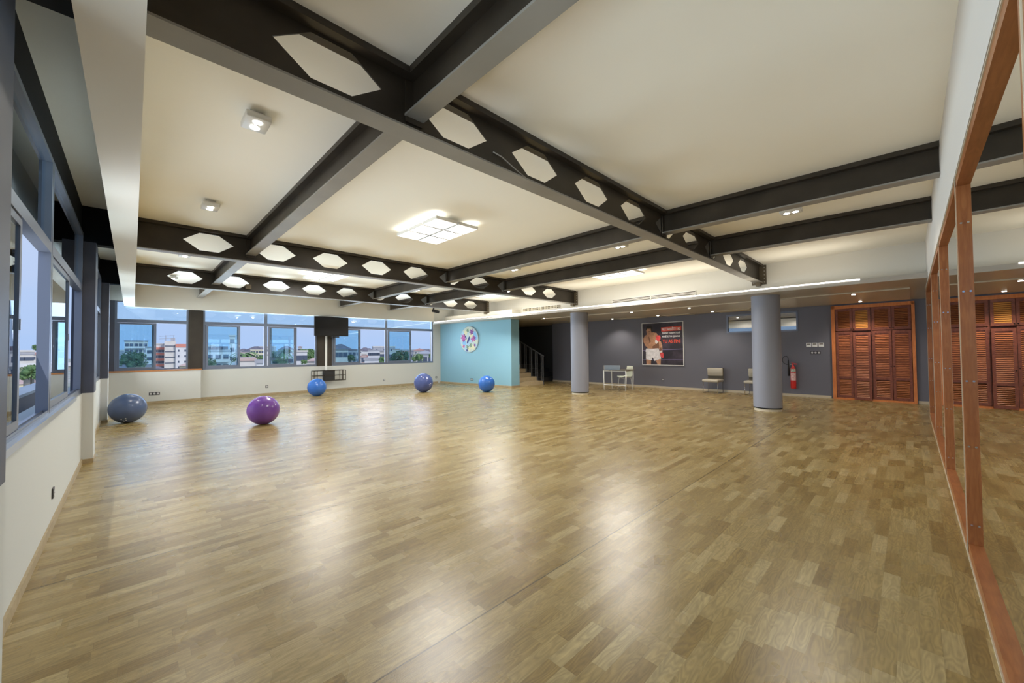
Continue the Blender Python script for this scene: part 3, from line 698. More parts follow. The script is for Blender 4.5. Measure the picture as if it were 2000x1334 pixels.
g = MB(); shape(g, Z([(525, 520), (560, 495), (610, 497), (637, 540), (628, 600), (580, 645), (535, 610)]), 9); shape(g, Z([(612, 920), (660, 880), (695, 915), (702, 1000), (680, 1030), (630, 1000)]), 9); g.build('boxing_gloves', 'p_glove', bgo)
g = MB(); shape(g, Z([(500, 620), (530, 595), (578, 645), (540, 698), (505, 670)]), 10); shape(g, Z([(612, 860), (668, 850), (672, 885), (618, 915)]), 10); g.build('wrist_tape', 'p_tape', bgo)
g = MB(); shape(g, Z([(282, 800), (440, 806), (580, 798), (612, 900), (640, 1040), (555, 1070), (480, 1098), (435, 1010), (410, 1082), (270, 1058), (275, 880), (258, 870)]), 4); g.build('shorts', 'p_shorts', bgo)
g = MB(); shape(g, Z([(648, 315), (1112, 300), (1108, 398), (655, 412)]), 2); g.build('red_band', 'p_redp', bgo)
def text_mesh(name, body, u0, u1, v0, v1, m_, parent, layer=4, bold=0.02):
    cu = bpy.data.curves.new(name, 'FONT'); cu.body = body; cu.offset = bold; cu.resolution_u = 2
    ob = bpy.data.objects.new(name+'_c', cu); C.objects.link(ob)
    dg = bpy.context.evaluated_depsgraph_get(); me = bpy.data.meshes.new_from_object(ob.evaluated_get(dg))
    bpy.data.objects.remove(ob)
    xs = [v.co.x for v in me.vertices]; ys = [v.co.y for v in me.vertices]
    base = WL[parent.name]
    for v in me.vertices:
        u = u0+(v.co.x-min(xs))/(max(xs)-min(xs))*(u1-u0); vv = v0+(v.co.y-min(ys))/(max(ys)-min(ys))*(v1-v0)
        v.co = pp(u, vv, .018+.0006*layer)-base
    me.materials.clear(); me.materials.append(M[m_])
    o = bpy.data.objects.new(name, me); C.objects.link(o); o.parent = parent; WL[o.name] = base
    return o
text_mesh('lettering', "NE T'ARR\u00caTE PAS", .500, .945, .812, .892, 'p_whitep', bgo)
text_mesh('lettering', "QUAND TU ES FATIGU\u00c9", .500, .940, .725, .782, 'p_whitep', bgo)
text_mesh('lettering', "ARR\u00caTE TOI QUAND", .500, .935, .645, .702, 'p_whitep', bgo)
text_mesh('lettering', "TU AS FINI", .512, .938, .515, .600, 'p_redp', bgo, bold=0.03)

# ------------------------------------------------------------------ round floral picture on the blue wall
ac = Vector((blueX(13.68)-.004, 13.68, 2.01))
t = thing('round_picture', ac, 'round floral picture with pink and violet blooms hanging on the pale blue wall', 'picture')
bd = Vector((-0.110, 1, 0)).normalized(); bnn = Vector((-1, -0.110, 0)).normalized()
def bp_(u, v, d): return ac-bd*u+Vector((0, 0, v))+bnn*d   # u to the viewer's right
def disc(mb, cu_, cv_, ru, rv, d0, d1, n=28, rot=0):
    mb.poly([bp_(cu_+ru*math.cos(a)*math.cos(rot)-rv*math.sin(a)*math.sin(rot), cv_+ru*math.cos(a)*math.sin(rot)+rv*math.sin(a)*math.cos(rot), d0) for a in [2*PI*i/n for i in range(n)]], bnn*(d1-d0))
M['art0'] = mat('picture_ground', (0.50, 0.56, 0.46), 0.5, noise=(3.2, (0.34, 0.50, 0.62), 0.42, 0.55))
for k, c in {'a_pink': (0.42, 0.10, 0.30), 'a_violet': (0.20, 0.07, 0.26), 'a_navy': (0.045, 0.06, 0.20), 'a_cream': (0.62, 0.60, 0.38), 'a_blue': (0.20, 0.42, 0.66), 'a_green': (0.16, 0.26, 0.18), 'a_rim': (0.24, 0.30, 0.32)}.items(): M[k] = mat(k, c, 0.5)
b_ = MB(); disc(b_, 0, 0, .585, .585, 0, .022, 48); b_.build('rim', 'a_rim', t)
b_ = MB(); disc(b_, -.01, 0, .565, .565, .022, .025, 48); cv_ = b_.build('canvas', 'art0', t)
def bloom(cu_, cv2, r, m_, n=6, rot=0.2):
    b = MB()
    for k in range(n):
        a = rot+2*PI*k/n; disc(b, cu_+r*.55*math.cos(a), cv2+r*.55*math.sin(a), r*.5, r*.24, .025, .027+.0004*k, 10, a)
    b.build('bloom', m_, cv_)
for q in ((-.36, .10, .17, 'a_pink'), (-.34, .0, .12, 'a_violet'), (.26, .03, .15, 'a_pink'), (.34, .06, .09, 'a_violet'), (.16, .33, .14, 'a_violet'), (-.08, .40, .09, 'a_green'), (-.34, -.30, .08, 'a_pink'), (.02, -.42, .12, 'a_cream'), (.26, -.36, .15, 'a_cream'), (-.2, .3, .13, 'a_cream'), (.12, .18, .13, 'a_cream'), (.35, -.26, .07, 'a_violet'), (-.1, -.33, .1, 'a_green'), (.1, -.26, .1, 'a_green')): bloom(*q)
b = MB(); disc(b, -.04, -.02, .055, .19, .025, .028, 16, -.5); disc(b, -.22, .12, .03, .13, .025, .028, 12, .5); disc(b, -.13, -.48, .05, .055, .025, .028); b.build('dark_leaves', 'a_navy', cv_)
b = MB(); disc(b, -.30, -.15, .13, .11, .0251, .0262); disc(b, .38, .16, .09, .2, .0251, .0262, 20, .3); b.build('blue_patches', 'a_blue', cv_)

# ------------------------------------------------------------------ exercise balls
def eball(x, y, r, m_, label, sq=(1, 1, 1), plug=None, rings=True):
    t = thing('exercise_ball', (x, y, 0), label, 'exercise ball', 'exercise balls on the floor')
    b = MB(); nu, nv = 40, 28; vs = []
    for j in range(nv+1):
        th_ = PI*j/nv
        for i in range(nu):
            rr = r*(1+0.0022*math.sin(14*th_)*(1 if rings else 0)) if 0.25 < th_/PI < 0.75 else r
            z = -math.cos(th_)
            z2 = max(z, -0.985)
            vs.append((x+rr*sq[0]*math.sin(th_)*math.cos(2*PI*i/nu), y+rr*sq[1]*math.sin(th_)*math.sin(2*PI*i/nu), rr*sq[2]*(z2+0.985)))
    b.add(vs, [(j*nu+i, j*nu+(i+1)%nu, (j+1)*nu+(i+1)%nu, (j+1)*nu+i) for j in range(nv) for i in range(nu)], 0, True)
    bo = b.build('ball', m_, t)
    if plug:
        d = Vector(plug).normalized(); c = Vector((x, y, r*.985))+Vector((d.x*r*sq[0], d.y*r*sq[1], d.z*r*sq[2]))
        MB().cyl(c-d*.01, c+d*.006, .012, n=12).build('air_plug', 'white', t)
        pm = MB(); a = d.orthogonal().normalized(); e2 = d.cross(a)
        for k, (uu, vv) in enumerate(((.05, .0), (.075, .03), (.03, .035), (.06, -.035))): pm.obox(c+a*uu+e2*vv-d*(.004+uu*uu*1.6), a*.012, e2*.009, d*.002)
        pm.build('printed_mark', 'white', t)
eball(1.98, 9.52, .298, 'ball_purple', 'shiny purple exercise ball on the open floor')
eball(-0.06, 11.98, .315, 'ball_grey', 'dull grey blue exercise ball against the side window wall', plug=(-0.1, -0.8, -0.62))
eball(4.55, 14.28, .300, 'ball_blue', 'bright blue exercise ball in front of the media shelf')
eball(7.68, 12.55, .345, 'ball_slate', 'dark slate blue exercise ball, the biggest, by the far window wall', plug=(0.3, -1.0, -0.05))
eball(9.25, 10.82, .300, 'ball_blue', 'bright blue exercise ball in front of the pale blue wall')

# ------------------------------------------------------------------ television, cable cover, media shelf
t = thing('wall_television', (5.47, 15.55, 2.48), 'large black flat television hanging in front of the dark window pier', 'television')
MB().rbox((5.475, 15.53, 2.485), (.63, 0, 0), (0, 0, .37), (0, .022, 0), .012).build('casing', 'rubber', t)
MB().box(4.862, 6.088, 15.505, 15.508, 2.133, 2.842).build('screen', 'screen', t)
MB().box(5.3, 5.6, 15.552, 15.83, 2.35, 2.65).build('wall_bracket', 'black', t)
MB().box(5.53, 5.75, 15.50, 15.56, 2.06, 2.11).box(5.45, 5.5, 15.52, 15.56, 2.05, 2.11).build('cable_loom', 'rubber', t)
w = MB(); farbox(w, 5.35, 5.42, -0.035, -0.013, .80, 2.42)
tag(w.build('cable_cover', 'white'), 'thin white cable cover running down from the television to the shelf', 'cable cover')
t = thing('media_shelf', (5.45, farY(5.45), .4), 'black metal wire shelf fixed low on the far wall under the television', 'shelf')
r_ = MB(); X0, X1 = 4.86, 6.03
for z in (.405, .60, .795):
    farbox(r_, X0, X1, -.30, -.285, z-.010, z+.010); farbox(r_, X0, X1, -.02, -.005, z-.010, z+.010)
    for x in (X0, X0+.12, X1-.14, X1-.015): farbox(r_, x, x+.015, -.285, -.02, z-.008, z+.008)
for x in (X0, X0+.12, X1-.14, X1-.015):
    farbox(r_, x, x+.015, -.30, -.285, .405, .795); farbox(r_, x, x+.015, -.02, -.005, .405, .795)
r_.build('wire_frame', 'steel', t)
w = MB(); farbox(w, 5.25, 5.62, -.28, -.03, .615, .785); farbox(w, 5.25, 5.62, -.28, -.03, .42, .588)
tag(w.build('media_player', 'rubber'), 'black electronic box resting in the middle of the wire shelf', 'media box')

# ------------------------------------------------------------------ sockets and switches
def socket(c, du_, dn_, n, label, group=None, m_='socket'):
    du_, dn_ = Vector(du_).normalized(), Vector(dn_).normalized(); c = Vector(c)
    t = thing('wall_socket', c, label, 'socket', group)
    MB().obox(c+dn_*.005, du_*(.04*n+.003), dn_*.005, Vector((0, 0, .043))).build('plate', m_, t)
    for k in range(n):
        q = c+du_*((k-(n-1)/2)*.08)+dn_*.010
        MB().cyl(q, q+dn_*.004, .027, n=20).build('insert', 'socketw', t)
        h = MB()
        for s_ in (-.009, .009): h.cyl(q+du_*s_+dn_*.003, q+du_*s_+dn_*.0048, .0035, n=8)
        h.build('pin_holes', 'rubber', t)
socket((-0.49, 5.27, .29), (0, 1, 0), (1, 0, 0), 1, 'single dark socket low on the side wall below the windows')
socket((.485, farY(.485)-.16, .295), du, -dn, 3, 'dark triple socket low on the ledge wall under the far corner window')
socket((3.42, farY(3.42), .30), du, -dn, 1, 'single dark socket low on the far wall between the ledge and the purple ball')
socket((7.72, farY(7.72), .29), du, -dn, 1, 'single dark socket low on the far wall between shelf and slate ball')
socket((10.27, farY(10.27), .27), du, -dn, 1, 'single dark socket low on the far wall next to the blue wall corner')
socket((blueX(13.55), 13.55, .24), bd, bnn, 2, 'dark double socket low on the pale blue wall under the round picture')
dd_ = Vector((-0.031, 1, 0)); dnn = Vector((-1, -0.031, 0))
socket((darkX(6.70), 6.70, .335), dd_, dnn, 1, 'single dark socket low on the charcoal wall under the poster')
socket((darkX(2.01), 2.01, 1.355), dd_, dnn, 3, 'dark triple socket on the charcoal wall below the white control panels')
for y, lb in ((2.17, 'the one closest to the fire extinguisher'), (2.025, 'the middle one'), (1.87, 'the one closest to the wardrobe')):
    t = thing('control_panel', (darkX(y), y, 1.59), 'square white control panel on the charcoal wall, '+lb, 'control panel', 'white control panels beside the wardrobe')
    w = MB(); dbox(w, y-.062, y+.062, 0, .022, 1.53, 1.652); w.build('casing', 'white', t)
    w = MB(); dbox(w, y-.045, y+.045, .022, .0235, 1.60, 1.628); w.build('display', 'slot', t)

# ------------------------------------------------------------------ fire extinguisher
ex, ey = darkX(2.56)-.115, 2.56
t = thing('fire_extinguisher', (ex, ey, .24), 'red fire extinguisher with black horn hanging on the charcoal wall beside the round column', 'fire extinguisher')
MB().lathe((ex, ey, 0), [(.045, .245), (.068, .255), (.072, .28), (.072, .80), (.066, .86), (.045, .915), (.022, .945), (.02, .97)], 32).build('cylinder', 'red', t)
lab = MB(); n = 14
def band(mb, z0, z1, r, a0, a1):
    vs = []
    for i in range(n+1):
        a = a0+(a1-a0)*i/n; vs += [(ex+r*math.cos(a), ey+r*math.sin(a), z0), (ex+r*math.cos(a), ey+r*math.sin(a), z1)]
    mb.add(vs, [(2*i, 2*i+2, 2*i+3, 2*i+1) for i in range(n)], 0, True)
band(lab, .50, .74, .0728, PI*.72, PI*1.45); lab.build('instruction_label', 'label', t)
lab = MB(); band(lab, .765, .855, .0728, PI*.75, PI*1.4); lab.build('green_label', 'labelw', t)
MB().cyl((ex, ey, .965), (ex, ey, 1.01), .022, n=14).obox((ex, ey-.035, 1.025), (.012, 0, 0), (0, .075, .018), (0, -.002, .008)).obox((ex, ey-.03, .995), (.012, 0, 0), (0, .06, .004), (0, 0, .006)).build('valve_handle', 'red', t)
MB().cyl((ex, ey+.02, .985), (ex, ey+.09, .985), .009, n=10).build('outlet_pipe', 'chrome', t)
hy = ey+.115
MB().tube([(ex, ey+.09, .985), (ex, hy+.05, .985), (ex, hy+.12, 1.03), (ex, hy+.155, 1.10), (ex, hy+.145, 1.19), (ex, hy+.09, 1.245), (ex, hy+.04, 1.25), (ex, hy+.01, 1.20), (ex, hy, 1.10)], .009).build('hose', 'rubber', t)
MB().tube([(ex, hy, 1.12), (ex, hy, .95), (ex, hy-.002, .85), (ex, hy-.01, .63)], [.014, .018, .024, .034], 14).build('horn', 'rubber', t)
w = MB(); dbox(w, ey-.03, ey+.03, 0, .05, .86, .93); w.build('wall_hook', 'black', t)

# ------------------------------------------------------------------ waiting chairs
def wchair(x, y, rz, label):
    t = thing('waiting_chair', (0, 0, 0), label, 'chair', 'beige chairs along the charcoal wall')
    # faces -X, width along Y
    MB().rbox((.25, 0, .415), (.27, 0, 0), (0, .26, 0), (0, 0, .042), .035).build('seat', 'uph', t)
    bk = MB().rbox((.475, 0, .70), (-.012, 0, .135), (0, .25, 0), (.038, 0, .003), .035).build('backrest', 'uph', t)
    MB().box(.505, .53, -.25, .25, .40, .84).build('back_panel', 'uphd', t)
    MB().box(.40, .52, -.23, .23, .455, .475).build('rail', 'uphd', t)
    for s_ in (-1, 1):
        y_ = s_*.235
        l = MB().tube([(.03, y_, .38), (.03, y_, .02), (.05, y_, .012), (.47, y_, .012), (.49, y_, .02), (.49, y_, .40)], .011).build('leg', 'chrome', t)
        for xx in (.06, .46): MB().box(xx-.02, xx+.02, y_-.014, y_+.014, 0, .006).build('foot', 'rubber', l)
    t.location = (x, y, 0); t.rotation_euler = (0, 0, rz)
    return t
w1 = wchair(13.98, 4.76, R(-2), 'beige upholstered chair with chrome legs in full view under the high window')
dup(w1, (14.12, 3.53, 0), R(-2), 'beige upholstered chair half hidden behind the round column')

# desk and white chair
t = thing('side_desk', (0, 0, 0), 'small white framed desk with a thin dark top and a grey box on it', 'desk')
hw_, hd = .45, .42
MB().box(-hw_, hw_+.04, -hd, hd, .735, .752).build('top', 'uphd', t)
for sx_ in (-1, 1):
    for sy_ in (-1, 1):
        MB().tube([(sx_*(hw_-.03), sy_*(hd-.03), .735), (sx_*(hw_-.03)*1.0, sy_*(hd-.03), .4), (sx_*(hw_-.045), sy_*(hd-.03), 0)], [.022, .02, .014], 10).build('leg', 'white', t)
MB().cyl((-hw_+.03, -hd+.03, .20), (hw_-.03, -hd+.03, .20), .016, n=10).cyl((-hw_+.03, -hd+.03, .715), (hw_-.03, -hd+.03, .715), .012, n=10).build('front_rail', 'white', t)
MB().cyl((-hw_+.03, -hd+.03, .715), (-hw_+.03, hd-.03, .715), .012, n=10).cyl((hw_-.03, -hd+.03, .715), (hw_-.03, hd-.03, .715), .012, n=10).build('side_rail', 'white', t)
DQ = (13.05, 7.67); t.location = (*DQ, 0); t.rotation_euler = (0, 0, R(-80))
b = thing('grey_box', (0, 0, 0), 'long blue grey box lying across the top of the small desk', 'box')
MB().rbox((0, 0, .835), (.31, 0, 0), (0, .02, 0), (0, 0, .082), .008).build('body', 'deskbox', b)
MB().box(-.318, -.29, -.024, .024, .756, .915).build('end_cap', 'lip', b)
ca, sa = math.cos(R(-80)), math.sin(R(-80)); b.location = (DQ[0]-.17*ca+.20*sa, DQ[1]-.17*sa-.20*ca, -0.001); b.rotation_euler = (0, 0, R(-80))
t = thing('shell_chair', (0, 0, 0), 'pale greenish white moulded chair tucked behind the small desk', 'chair')
# local: faces -Y
s_ = MB(); prof = [(-.22, .435), (-.20, .452), (-.05, .445), (.10, .435), (.17, .46), (.215, .53), (.25, .68), (.275, .86)]
n_ = 9; vs = []
for k, (yy, zz) in enumerate(prof):
    wd = (.20, .215, .225, .22, .20, .20, .205, .17)[k]
    for i in range(n_):
        u = -1+2*i/(n_-1); cv = .035*u*u
        vs.append((u*wd, yy-(cv if k > 4 else 0), zz+(cv if k <= 4 else 0)))
m2 = [(a, b_2-.0, c-.012) if k//n_ <= 4 else (a, b_2+.012, c) for k, (a, b_2, c) in enumerate(vs)]
K = len(prof)
fs = [(k*n_+i, k*n_+i+1, (k+1)*n_+i+1, (k+1)*n_+i) for k in range(K-1) for i in range(n_-1)]
N = len(vs); fs2 = [tuple(N+q for q in f)[::-1] for f in fs]
rim = []
bo_ = [i for i in range(n_)]+[k*n_+n_-1 for k in range(1, K)]+[(K-1)*n_+i for i in range(n_-2, -1, -1)]+[k*n_ for k in range(K-2, 0, -1)]
for a, b_2 in zip(bo_, bo_[1:]+bo_[:1]): rim.append((a, b_2, N+b_2, N+a))
s_.add(vs+m2, fs+fs2+rim, 0, True); s_.build('shell', 'rope', t)
for sx_ in (-1, 1):
    for y_ in (-.16, .15): MB().tube([(sx_*.15, y_, .42), (sx_*.19, y_*1.25, 0)], [.011, .009], 8).build('leg', 'whitem', t)
MB().cyl((-.15, -.16, .41), (.15, -.16, .41), .009, n=8).cyl((-.15, .15, .41), (.15, .15, .41), .009, n=8).build('under_frame', 'whitem', t)
t.location = (13.62, 7.72, 0); t.rotation_euler = (0, 0, R(-112))

# ------------------------------------------------------------------ stairs
t = thing('staircase', (12.2, 11.5, 0), 'light wooden steps climbing behind the pale blue wall', 'stairs')
sx0, sx1 = 11.47, 12.985
ys = [11.38, 11.74, 12.09, 12.42, 12.76, 13.10, 13.44, 13.78, 14.1]
for k, y in enumerate(ys):
    z1 = .155+.168*k
    MB().box(sx0, sx1, y, y+.42, max(0, z1-.168-.03), z1).build('step', 'stair', t)
t = thing('stair_railing', (13.0, 11.4, 0), 'dark metal handrail with upright bars on the open side of the steps', 'railing')
hx = 13.015
pts = [(hx, 11.36, 1.24), (hx, 14.3, 2.60)]
MB().obox((hx, 12.83, 1.93), (0, 1.5, .695), (.02, 0, 0), (0, -.008, .02)).build('handrail', 'rail', t)
for k in range(9):
    y = 11.38+.345*k; zt_ = 1.22+(y-11.36)*.4633
    b0 = max(0, .155+.168*k-.2)
    MB().box(hx-.018, hx+.018, y-.018, y+.018, b0, zt_).box(hx-.016, hx+.016, y+.09, y+.115, b0, zt_+.045).build('baluster', 'rail', t)
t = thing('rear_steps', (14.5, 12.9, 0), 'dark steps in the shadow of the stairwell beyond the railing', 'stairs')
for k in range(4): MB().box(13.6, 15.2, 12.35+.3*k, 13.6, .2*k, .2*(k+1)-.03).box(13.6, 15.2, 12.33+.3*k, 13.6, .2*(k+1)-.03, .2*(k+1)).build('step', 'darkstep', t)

# ------------------------------------------------------------------ grilles on the fascia, cable and small lamp
def grille(y0, y1, z0, z1, x, label, slats, lattice=False):
    t = thing('air_grille', (x, (y0+y1)/2, (z0+z1)/2), label, 'air grille')
    f = MB()
    for a in ((y0, y1, z0, z0+.018), (y0, y1, z1-.018, z1), (y0, y0+.02, z0, z1), (y1-.02, y1, z0, z1), ((y0+y1)/2-.015, (y0+y1)/2+.015, z0, z1)): f.box(x-.012, x, a[0], a[1], a[2], a[3])
    f.build('frame', 'casing', t)
    MB().box(x-.003, x, y0+.02, y1-.02, z0+.018, z1-.018).build('opening', 'slot', t)
    s_ = MB()
    for k in range(slats):
        z = z0+.018+(z1-z0-.036)*(k+1)/(slats+1); s_.box(x-.010, x-.004, y0+.02, y1-.02, z-.008, z+.008)
    if lattice:
        y = y0+.06
        while y < y1-.04: s_.box(x-.009, x-.004, y-.016, y+.016, z0+.02, z1-.02); y += .075
    s_.build('louvre_slats', 'grille' if lattice else 'casing', t)
grille(4.14, 6.81, 3.005, 3.135, 11.248, 'long slotted cream air grille on the fascia above the desk and poster', 2)
grille(8.92, 10.9, 3.05, 3.19, 11.248, 'cream lattice air grille on the fascia above the stairs', 1, True)
o = MB().tube([(2.32, 2.60, 3.30), (2.42, 2.59, 3.285), (2.55, 2.585, 3.235), (2.70, 2.585, 3.19), (2.86, 2.59, 3.158), (3.0, 2.60, 3.153)], .006, 6).build('loose_cable', 'lip')
tag(o, 'loose thin cable drooping across the web of the big holed beam', 'cable')
t = thing('clamp_spotlight', (8.05, 12.30, 3.13), 'small black spotlight clamped under the far holed beam', 'spotlight')
MB().box(8.03, 8.07, 12.41, 12.45, 3.02, 3.133).box(8.0, 8.1, 12.38, 12.48, 3.00, 3.03).build('bracket', 'black', t)
MB().cyl((7.99, 12.44, 3.02), (8.20, 12.28, 2.96), .055, n=16).build('head', 'rubber', t)
t = thing('small_speaker', (2.3, 12.43, 3.3), 'small dark box fixed on the web of the far holed beam', 'box')
MB().box(2.16, 2.28, 12.38, 12.52, 3.22, 3.34).cyl((2.22, 12.38, 3.28), (2.22, 12.372, 3.28), .04, n=14).build('casing', 'steelw', t)
for x0, x1, z, lb in ((12.9, 13.9, 2.738, 'flat pale inspection panel in the soffit behind the boxer poster lights'),):
    pass
def hatch(x0, x1, y0, y1, label):
    t = thing('soffit_hatch', ((x0+x1)/2, (y0+y1)/2, 2.74), label, 'ceiling hatch', 'pale flat hatches in the lowered soffit')
    MB().box(x0, x1, y0, y1, 2.733, 2.7445).build('plate', 'hatch', t)
    r = MB()
    for a in ((x0-.02, x1+.02, y0-.02, y0), (x0-.02, x1+.02, y1, y1+.02), (x0-.02, x0, y0, y1), (x1, x1+.02, y0, y1)): r.box(*a, 2.735, 2.745)
    r.build('edge', 'soffit', t)
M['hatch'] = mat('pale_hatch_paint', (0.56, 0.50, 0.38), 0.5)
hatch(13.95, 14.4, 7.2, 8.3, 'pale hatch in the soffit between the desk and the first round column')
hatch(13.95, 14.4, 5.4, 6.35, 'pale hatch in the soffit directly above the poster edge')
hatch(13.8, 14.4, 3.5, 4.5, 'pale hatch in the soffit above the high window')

# ------------------------------------------------------------------ the town outside
GZ = -18.0
def hor(px): return 684.6+0.00873*(1000-px)
def at(px, D, y=None, z=None):
    p = Vector((F.x, F.y, 0)).normalized()*D+Vector((Rt.x, Rt.y, 0))*((px-1000)/759.4*D)
    p.z = z if z is not None else (CAMZ+(hor(px)-y)*D/759.4 if y is not None else GZ)
    return p
def omat(n, c, r=0.8, c2=None, sc=0.3): return mat(n, c, r, noise=(sc, c2, 0.4, 0.6) if c2 else None)
O = {'grnd': omat('town_ground', (0.30, 0.33, 0.26), c2=(0.48, 0.46, 0.42), sc=0.03), 'cream': omat('cream_render', (0.74, 0.70, 0.66), c2=(0.68, 0.64, 0.60)), 'whitew': omat('white_render', (0.78, 0.77, 0.78), c2=(0.70, 0.69, 0.71)),
     'grey': omat('grey_render', (0.46, 0.46, 0.50), c2=(0.40, 0.40, 0.44)), 'pink': omat('pink_roof', (0.62, 0.46, 0.42), c2=(0.56, 0.40, 0.37)), 'red_hazed': omat('red_band', (0.70, 0.27, 0.21)), 'droof': omat('dark_roof', (0.16, 0.15, 0.19), c2=(0.22, 0.20, 0.24)),  # band red is paled, haze put into the colour
     'rroof': omat('tile_roof', (0.42, 0.22, 0.19), c2=(0.50, 0.28, 0.24)), 'win': mat('outside_window', (0.10, 0.12, 0.17), 0.2), 'leaf': omat('tree_leaves', (0.10, 0.19, 0.075), c2=(0.18, 0.28, 0.11), sc=1.2), 'leafd': omat('dark_leaves', (0.055, 0.11, 0.06), c2=(0.10, 0.17, 0.09), sc=1.2),
     'bark': omat('bark', (0.20, 0.16, 0.12)), 'yell': omat('yellow_render', (0.72, 0.66, 0.48))}
M.update(O)
struct('ground', MB().box(-1500, 1500, -300, 2500, GZ-1, GZ), 'grnd')
struct('terrace_floor', MB().box(-1.95, -0.74, 1.0, 19.0, -0.5, -0.05), 'lip')
w = MB().box(-1.95, -1.75, 1.0, 19.0, -0.05, 0.62); o = w.build('terrace_wall', 'bluesteel'); o['kind'] = 'structure'
o = MB().box(-2.02, -1.62, 1.0, 19.0, 0.62, 0.68).build('terrace_coping', 'whitew'); o['kind'] = 'structure'
def frame(px0, px1, D):
    c = at((px0+px1)/2, D); n = Vector((c.x, c.y, 0)).normalized(); u = Vector((n.y, -n.x, 0)); dr = Vector((c.x, c.y, 0)).length
    d0, d1 = at(px0, D), at(px1, D)
    s0 = dr*Vector((d0.x, d0.y, 0)).dot(u)/Vector((d0.x, d0.y, 0)).dot(n); s1 = dr*Vector((d1.x, d1.y, 0)).dot(u)/Vector((d1.x, d1.y, 0)).dot(n)
    return c+u*s0, u, n, s1-s0
def building(px0, px1, ytop, D, label, wall='cream', roof='flat', rm='grey', rows=(), ncol=0, depth=None, storey=3.0, cat='building', group=None, winw=1.3, winh=1.4, balcony=False, name='apartment_building'):
    a, u, n, L = frame(px0, px1, D); top = at((px0+px1)/2, D, ytop).z; dp = depth or min(L, 18)
    t = thing(name, (*(a+u*L/2+n*dp/2).xy, GZ), label, cat, group)
    def bx(mb, s0, s1, d0, d1, z0, z1): mb.hexa([Vector((*(a+u*s+n*d).xy, z)) for z in (z0, z1) for s, d in ((s0, d0), (s1, d0), (s1, d1), (s0, d1))])
    rh = {'flat': .5, 'hip': min(L*.22, 3.2)}.get(roof, 0.5)
    w = MB(); bx(w, 0, L, 0, dp, GZ, top-rh); w.build('walls', wall, t)
    r = MB()
    if roof == 'hip':
        e = .6; z0, z1 = top-rh, top
        c0 = [Vector((*(a+u*s+n*d).xy, z0)) for s, d in ((-e, -e), (L+e, -e), (L+e, dp+e), (-e, dp+e))]
        rl = max(0, L-dp)/2; c1 = [Vector((*(a+u*(L/2-rl)+n*dp/2).xy, z1)), Vector((*(a+u*(L/2+rl)+n*dp/2).xy, z1))]
        r.add(c0+c1, [(0, 1, 5, 4), (1, 2, 5), (2, 3, 4, 5), (3, 0, 4), (3, 2, 1, 0)])
    else:
        bx(r, -.25, L+.25, -.25, dp+.25, top-rh, top)
    r.build('roof', rm, t)
    if ncol:
        for k in range(len(rows) if not isinstance(rows, int) else rows):
            zt_ = top-rh-1.0-k*storey
            for c in range(ncol):
                s = L*(c+.5)/ncol
                q = MB(); bx(q, s-winw/2, s+winw/2, -.06, .02, zt_-winh, zt_); q.build('window', 'win', t)
            if balcony:
                q = MB(); bx(q, .2, L-.2, -1.2, 0, zt_-winh-.9, zt_-winh-.75); bx(q, .2, L-.2, -1.2, -1.1, zt_-winh-.75, zt_-winh-.1); q.build('balcony', 'whitew', t)
    return t, bx, (a, u, n, L, top, dp)

# red banded apartment block
D0 = 200
t, bx, (a, u, n, L, top, dp) = building(302, 321, 671, D0, 'white apartment block with red bands and a taller stair tower outside the far corner window', 'whitew', rm='cream', depth=16)
k = 0
for k in range(6):
    z = top-2.0-2.87*k
    q = MB(); bx(q, .0, L, -.5, 0, z-1.1+.0, z-.0+.05) ; q.build('red_band', 'red_hazed', t)
    for c in range(3):
        q = MB(); s = L*(c+.5)/3; bx(q, s-.55, s+.55, -.08, .02, z-2.45, z-1.3); q.build('window', 'win', t)
def sub(px0, px1, ytop, wall, d0=0.0, d1=14):
    a2, u2, n2, L2 = frame(px0, px1, D0); z = at((px0+px1)/2, D0, ytop).z
    q = MB(); q.hexa([Vector((*(a2+u2*s+n2*d).xy, zz)) for zz in (GZ, z) for s, d in ((0, d0), (L2, d0), (L2, d1), (0, d1))]); return q, a2, u2, n2, L2, z
q, a2, u2, n2, L2, z2 = sub(321, 343, 667, 'cream', -2.5); q.build('stair_tower', 'cream', t)
for k in range(7):
    z = z2-2.6-2.87*k; q = MB(); q.hexa([Vector((*(a2+u2*s+n2*d).xy, zz)) for zz in (z, z+.45) for s, d in ((.2, -2.6), (L2-.3, -2.6), (L2-.3, -2.45), (.2, -2.45))]); q.build('vent_band', 'win', t)
q, a3, u3, n3, L3, z3 = sub(343, 366, 673, 'whitew'); q.build('side_wing', 'whitew', t)
q = MB(); q.hexa([Vector((*(a3+u3*s+n3*d).xy, zz)) for zz in (z3-1.4, z3+.3) for s, d in ((-.05, -.15), (L3, -.15), (L3, 14), (-.05, 14))]); q.build('roof_edge', 'red_hazed', t)
for k in range(6):
    for s0, s1 in ((.9, 1.5), (3.4, 4.8)):
        z = z3-2.6-2.87*k; q = MB(); q.hexa([Vector((*(a3+u3*s+n3*d).xy, zz)) for zz in (z-1.0, z) for s, d in ((s0, -.06), (s1, -.06), (s1, .02), (s0, .02))]); q.build('window', 'win', t)
q = MB(); pz = z2
for s in (.5, L2-.8): q.cyl(Vector((*(a2+u2*s).xy, pz)), Vector((*(a2+u2*s).xy, pz+3.2)), .12, n=6)
for zz in (1.6, 3.2): q.cyl(Vector((*(a2+u2*-2).xy, pz+zz*.8)), Vector((*(a2+u2*(L2-.4)).xy, pz+zz)), .09, n=6)
